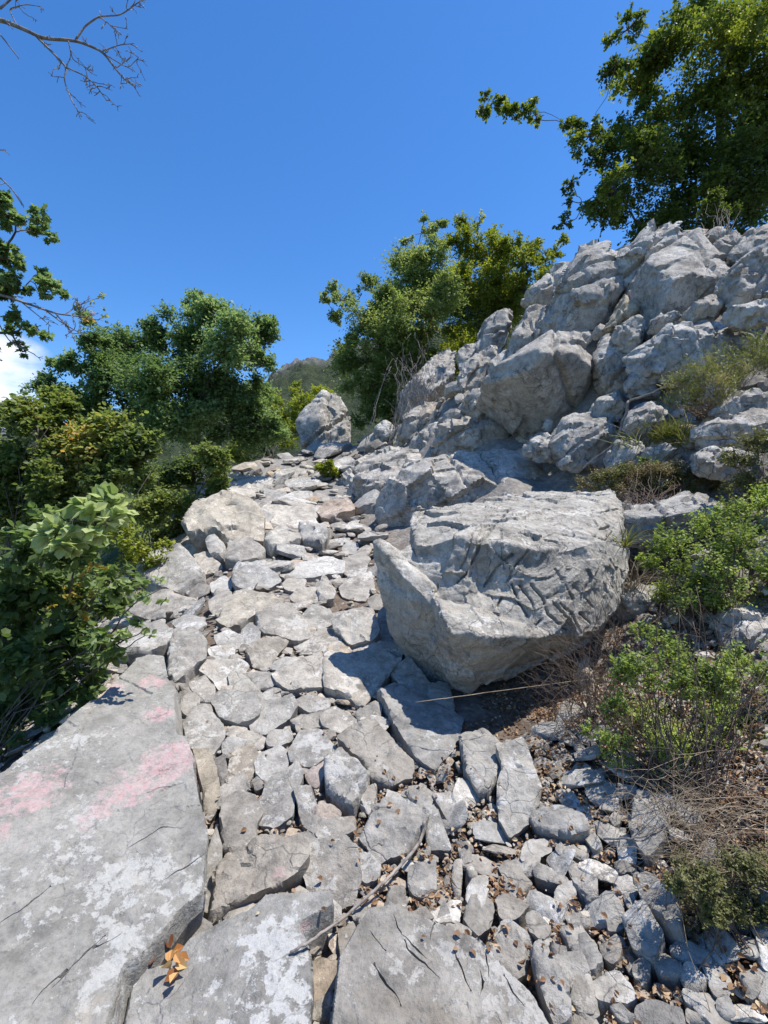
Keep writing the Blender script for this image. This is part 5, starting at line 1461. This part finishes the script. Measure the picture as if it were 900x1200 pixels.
plant('herb_bush', 'fresh green shoots standing above the reddish herb patch', 'herb', gp(770, 580), bl, 900, .028, L_HERB, 54, tmpl=LEAF6, per=7, tone=(.3, .9), stems=8, parts=('stem', 'foliage'), woody=M_TWIG, twig_r=.002, sub=5, up=1.0)
bl = pix_blobs([(800,455,18),(825,445,22),(850,440,24),(880,435,26),(815,470,16),(845,465,18),(905,420,30),(790,475,10)], 4.25, r_, .2)
plant('spiny_bush', 'spiky yellow green clump high on the slope below the long ledge', 'bush', gp(835, 485), bl, 11000, .036, L_GRASS, 55, tmpl=NEEDLE, per=10, tone=(.1, .9), stems=90, parts=('stem', 'foliage'), woody=M_STRAW, twig_r=.0018, sub=14, up=1.2, spread=.8, hang=-.6)
bl = pix_blobs([(860,545,18),(890,520,22),(880,570,22),(905,590,24),(850,575,10)], 3.2, r_, .15)
plant('spiny_bush', 'dark thin stemmed bush in shade at the slope side of the reddish herbs', 'bush', gp(885, 600), bl, 5200, .022, L_SAGE, 56, tmpl=LEAF4, per=9, tone=(.0, .7), stems=40, parts=('stem', 'foliage'), woody=M_TWIG, twig_r=.0016, sub=12, up=.9, spread=.7)
pp_, _, _ = surf(383, 558)
bl = pix_blobs([(379,552,8),(387,546,7),(374,550,5),(391,555,7),(383,556,7)], pp_[1] - .1, r_, .1)
plant('path_plant', 'single small green plant growing between stones of the upper path', 'plant', pp_, bl, 2200, .05, L_YEL, 57, tmpl=LEAF6, per=6, tone=(.3, .9), stems=8, parts=('stem', 'foliage'), woody=M_TWIG, twig_r=.003, sub=6, up=1.0)
bl = pix_blobs([(820,1030,22),(850,1040,28),(880,1060,28),(830,1065,24),(870,1020,22),(800,1010,12),(860,1090,28),(900,1100,26),(900,1020,26),(825,1095,24),(865,1125,26),(890,1150,26),(850,1060,26),(790,1035,14),(810,1060,18)], 1.30, r_, .08)
plant('mossy_herb', 'dark olive mat of dry mossy herbs beside the long tilted stone at the slope foot', 'herb', gp(850, 1080), bl, 34000, .008, L_SAGE, 58, tmpl=LEAF4, per=9, tone=(.1, .95), stems=120, parts=('stem', 'foliage'), woody=M_TWIG, twig_r=.0009, sub=14, up=.8, spread=.6, flat=.5)
bl = pix_blobs([(770,300,20),(760,250,30),(800,240,24),(840,235,20)], 9.3, r_, .3)
bl = pix_blobs([(835,242,14),(822,247,10),(852,247,12)], 8.6, r_, .2)
plant('broadleaf_shrub', 'small green bush on the scree under the right tree', 'shrub', gp(845, 262), bl, 2500, .045, L_DARK, 59, tone=(.0, .5), stems=14, parts=('stem', 'foliage'), twig_r=.004, sub=8)

def blades(name, label, cat, px, py, wpx, hpx, n, d=None, seed=1, mat=None, group=None, width=.0035):
    rg = np.random.default_rng(seed)
    h, _, _ = surf(px, py)
    sc = h[1] / F
    b = Buf()
    for i in range(n):
        x0, _, _ = surf(px + rg.normal(0, wpx * .24), py + rg.normal(0, wpx * .07))
        if x0 is None or abs(x0[1] - h[1]) > .3: continue
        L_ = hpx * sc * rg.uniform(.5, 1.15)
        dr = unit(np.array([rg.normal(0, .5) + (x0[0] - h[0]) / (wpx * sc) * 1.4, rg.normal(-.1, .45), 1.0]))
        t = np.linspace(0, 1, 5)[:, None]
        p = x0 + dr * L_ * t + np.array([dr[0] * .6, dr[1] * .6, -.55]) * L_ * t * t * rg.uniform(.3, 1)
        sd = unit(np.cross(dr, rg.normal(0, 1, 3))) * width
        w_ = np.array([1, 1, .85, .55, .05])[:, None]
        v = np.concatenate([p - sd * w_, p + sd * w_])
        b.add(v, None, [[k, k + 1, k + 6, k + 5] for k in range(4)], np.clip(rg.normal(.45, .25), 0, 1))
    o = b.build(name, mat or L_GRASS, None, tuple(h))
    return tag(o, label, cat, group)
blades('grass_tuft', 'low tuft of arching green grass between rocks on the slope', 'grass tuft', 785, 515, 90, 30, 900, seed=61, width=.0035)
blades('grass_tuft', 'thin green grass tuft between the cracked boulder and the upper herb bush', 'grass tuft', 735, 640, 20, 40, 110, seed=62, width=.003)
blades('grass_tuft', 'dry straw tuft at the back corner of the cracked boulder', 'grass tuft', 735, 690, 50, 60, 130, seed=63, width=.0016, mat=M_STRAW)

def cover(name, label, x0, x1, y0, y1, n, leaves, size, mat, seed, keep):
    rg = np.random.default_rng(seed); bl = []
    for _ in range(n):
        x, y = rg.uniform(x0, x1), rg.uniform(y0, y1)
        if not keep(x, y): continue
        r = rg.uniform(.18, .42)
        bl.append((x, y, float(ground(x, y)) + r * .35, r))
    b = Buf()
    foliage(b, None, bl, leaves, size, rg, LEAF4, per=8, tone=(.1, .8), sub=6, up=.7, flat=.5)
    tag(b.build(name, mat), label, 'undergrowth', kind='stuff')
cover('undergrowth', 'low green undergrowth covering the slope below the shrubs', -10, -2.6, 0.4, 15, 420, 60000, .05, L_SMOKE, 121, lambda x, y: x < -2.75 - .22 * max(0, y - 3))
cover('undergrowth', 'dry olive undergrowth spreading over the slope beyond the herb bushes', 1.9, 7, -0.5, 5.5, 160, 30000, .022, L_SAGE, 122, lambda x, y: x > .86 * y + 0.75 and x > 1.5)
# ---- things lying on the stones: found by looking down the line of sight onto what is built
def stick(name, label, line, r0, r1, seed, mat=M_DEAD, group=None, lift=1.0, forks=0, cat='stick', fix=None):
    rg = np.random.default_rng(seed)
    line = np.array(line, float)
    m = len(line); t = np.linspace(0, m - 1, (m - 1) * 5 + 1)
    lx = np.interp(t, np.arange(m), line[:, 0]); ly = np.interp(t, np.arange(m), line[:, 1])
    if fix is not None:
        dd = np.interp(t, np.arange(m), np.array(fix, float))
    else:
        dd = np.array([surf(x, y)[0][1] for x, y in zip(lx, ly)])
        dd = np.array([dd[max(0, k - 2):k + 3].min() for k in range(len(dd))]) - r0 * lift
        for _ in range(2): dd[1:-1] = np.minimum(dd[1:-1], .5 * dd[1:-1] + .25 * (dd[:-2] + dd[2:]))
    q = np.array([unp(x, y, z) for x, y, z in zip(lx, ly, dd)])
    for _ in range(2): q[1:-1] = .5 * q[1:-1] + .25 * (q[:-2] + q[2:])
    q[1:-1] += rg.normal(0, r0 * .25, q[1:-1].shape)
    b = Buf()
    tube(b, q, np.linspace(r0, r1, len(q)), 7)
    for _ in range(forks):
        i = rg.integers(3, len(q) - 2)
        dv = unit(unit(q[i + 1] - q[i]) + rg.normal(0, .5, 3))
        tube(b, wander(q[i], q[i] + dv * rg.uniform(.06, .2), 5, .1, rg), np.linspace(r1, r1 * .4, 5), 5)
    o = b.build(name, mat, None, tuple(q[0]), True)
    return tag(o, label, cat, group)
stick('fallen_stick', 'pale bent dead stick lying across the stones above the smooth grey slab', [(497,962),(494,986),(467,1017),(446,1037),(413,1067),(387,1087),(357,1107),(340,1116)], .0058, .0036, 71, lift=1.2)
stick('fallen_stick', 'pale forked dead stick standing among rocks behind the cracked boulder', [(737,470),(733,487),(723,513),(717,523),(690,543),(682,550)], .016, .008, 72, lift=2, fix=[4.75,4.75,4.75,4.75,4.95,5.0])
stick('fallen_stick', 'long thin dead branch leaning from the forked stick into the spiny clump', [(737,470),(773,457),(800,442)], .012, .006, 73, lift=3, fix=[4.75,4.5,4.3])
stick('fallen_stick', 'bleached twig lying across the dry slope beside the oblong stone', [(707,983),(735,983),(757,980),(778,965),(785,950)], .0035, .0018, 74, lift=2)
stick('dry_stalk', 'single long straw stalk reaching out from the dry twigs over the path stones', [(487,823),(532,817),(589,809),(657,800),(700,795)], .0018, .0013, 75, fix=[2.12,2.1,2.15,2.25,2.3], mat=M_STRAW, cat='stalk')
def twig_bush(name, label, px, py, targets, n, r, seed, mat, cat='dead shrub', spread=.12, dj=.2, sag=.08):
    rg = np.random.default_rng(seed)
    base = gp(px, py); b = Buf()
    for i in range(n):
        tx, ty = targets[rg.integers(len(targets))]
        e = unp(tx + rg.normal(0, 14), ty + rg.normal(0, 14), base[1] + rg.uniform(-dj, dj))
        s = base + np.array([rg.normal(0, spread), rg.normal(0, spread), 0]); s[2] = ground(s[0], s[1]) - .02
        q = wander(s, e, 10, .07, rg, rg.uniform(0, sag * 2))
        rr = r * rg.uniform(.6, 1.3)
        tube(b, q, np.linspace(rr, rr * .4, 10), 4)
        for _ in range(rg.integers(1, 5)):
            k = rg.integers(4, 9)
            dv = unit(unit(q[k] - q[k - 1]) + rg.normal(0, .45, 3))
            tube(b, wander(q[k], q[k] + dv * rg.uniform(.05, .2), 6, .1, rg), np.linspace(rr * .55, rr * .25, 6), 3)
    return tag(b.build(name, mat, None, tuple(base), True), label, cat)
twig_bush('dead_shrub', 'tangle of bare brown twigs under the cracked boulder, beside the leafy herb bush', 715, 850, [(650,800),(640,760),(665,720),(690,690),(640,830),(700,760),(730,740),(670,850),(720,700),(660,780),(690,800)], 130, .0017, 81, M_TWIG, spread=.13)
twig_bush('dead_shrub', 'thin grey dead stems standing against the back edge of the cracked boulder', 740, 700, [(715,640),(720,600),(705,660),(735,610),(750,580),(755,640),(770,620),(745,560)], 26, .0022, 82, M_STRAW, spread=.10)
twig_bush('dry_grass', 'long dry straw stems arching over the slope below the leafy herb bush', 850, 960, [(770,920),(800,990),(880,1080),(900,1000),(840,1050),(760,960),(890,940),(905,1120),(820,930),(870,1000),(720,950),(900,1060)], 150, .0013, 83, M_STRAW, 'dry grass', spread=.16, dj=.15)
twig_bush('dry_grass', 'fan of brown straw spilling over the mossy herbs at the slope foot', 905, 1010, [(790,990),(830,1080),(870,1130),(770,1020),(900,1140),(850,1040),(800,950),(890,1090)], 170, .0011, 87, M_STRAW, 'dry grass', spread=.10, dj=.1)
twig_bush('dead_shrub', 'dark bare stems rising through the leafy herb bush', 830, 930, [(840,690),(880,720),(810,720),(900,800),(870,760),(780,740),(895,850),(760,800)], 40, .0018, 84, M_TWIG, spread=.15)
twig_bush('dry_grass', 'straw stems lying over the slope rocks beside the grass tuft', 880, 520, [(800,530),(830,500),(860,490),(900,500),(780,540),(840,520)], 30, .002, 85, M_STRAW, 'dry grass', spread=.2)
twig_bush('dead_shrub', 'grey dead twigs inside the light green middle tree edge beside the grooved rock', 480, 500, [(480,400),(470,430),(500,420),(490,450),(460,460),(505,440)], 60, .008, 86, M_DEAD, spread=.4, dj=.5)

# ---- fallen leaves
def litter():
    rg = np.random.default_rng(91)
    reg = [(np.array([(400,900),(470,880),(640,820),(760,870),(860,1000),(880,1200),(640,1200),(580,1130),(430,1080),(400,980)], float), 9000, .75),
           (np.array([(230,760),(420,700),(520,820),(520,900),(400,1080),(250,1080),(230,900)], float), 1500, .5),
           (np.array([(640,720),(880,700),(900,960),(760,960),(690,860),(560,830),(600,790)], float), 9000, .6),
           (np.array([(760,930),(900,900),(900,1200),(860,1150),(800,1020)], float), 3500, .6),
           (np.array([(680,560),(900,560),(900,720),(740,700)], float), 900, .6)]
    P_, Nn, A_, Sz, C_ = [], [], [], [], []
    for poly, n, keep in reg:
        lo, hi_2 = poly.min(0), poly.max(0)
        q = rg.uniform(lo, hi_2, (n * 2, 2)); q = q[inside(q, poly)][:n]
        dens = fbm(np.c_[q / 45.0, np.zeros(len(q))], 3, 7)
        for (x, y), de in zip(q, dens):
            l, nr, ob = surf(x, y)
            if l is None: continue
            nm = ob.name.split('.')[0]
            if nm in ('stone', 'rock_slab', 'boulder'):
                if rg.random() > .012: continue
            elif nm not in ('ground', 'rubble'): continue
            elif nm == 'rubble' and rg.random() > .5 + .4 * (de > 0): continue
            if nr[2] < .2: nr = np.array([0, 0, 1.])
            P_.append(l + nr * rg.uniform(.002, .010)); Nn.append(nr + rg.normal(0, .45, 3)); A_.append(rg.normal(0, 1, 3) * np.array([1, 1, .3]))
            Sz.append(rg.uniform(.010, .024)); C_.append(rg.beta(2, 2.2))
    b = Buf()
    curled = (LEAF6[0] * np.array([.9, 1, 3.0]) + np.array([0, 0, 0]), LEAF6[1])
    put_leaves(b, curled, np.array(P_), np.array(A_), np.array(Nn), np.array(Sz), np.array(C_))
    tag(b.build('leaf_litter', L_DRY), 'brown dead leaves caught in the gaps between the stones', 'leaf litter', kind='stuff')
litter()
rg = np.random.default_rng(92)
for i in range(14):
    x, y = 200 + rg.normal(0, 7), 1134 + rg.normal(0, 12)
    l, nr, _ = surf(x, y)
    b = Buf()
    put_leaves(b, (LEAF6[0] * np.array([.9, 1, 2.5]), LEAF6[1]), np.array([l + np.array([0, 0, .004 + .0025 * i])]), rg.normal(0, 1, (1, 3)) * np.array([1, 1, .4]), np.array([[rg.normal(0, .4), -.4, 1]]), np.array([rg.uniform(.03, .045)]), np.array([rg.uniform(0, 1)]))
    tag(b.build('fallen_leaf', L_ORANGE, None, tuple(l)), 'orange dead leaf in the clump between the stained slab and the dark wedge stone', 'leaf', 'orange leaves in the gap between the slabs')
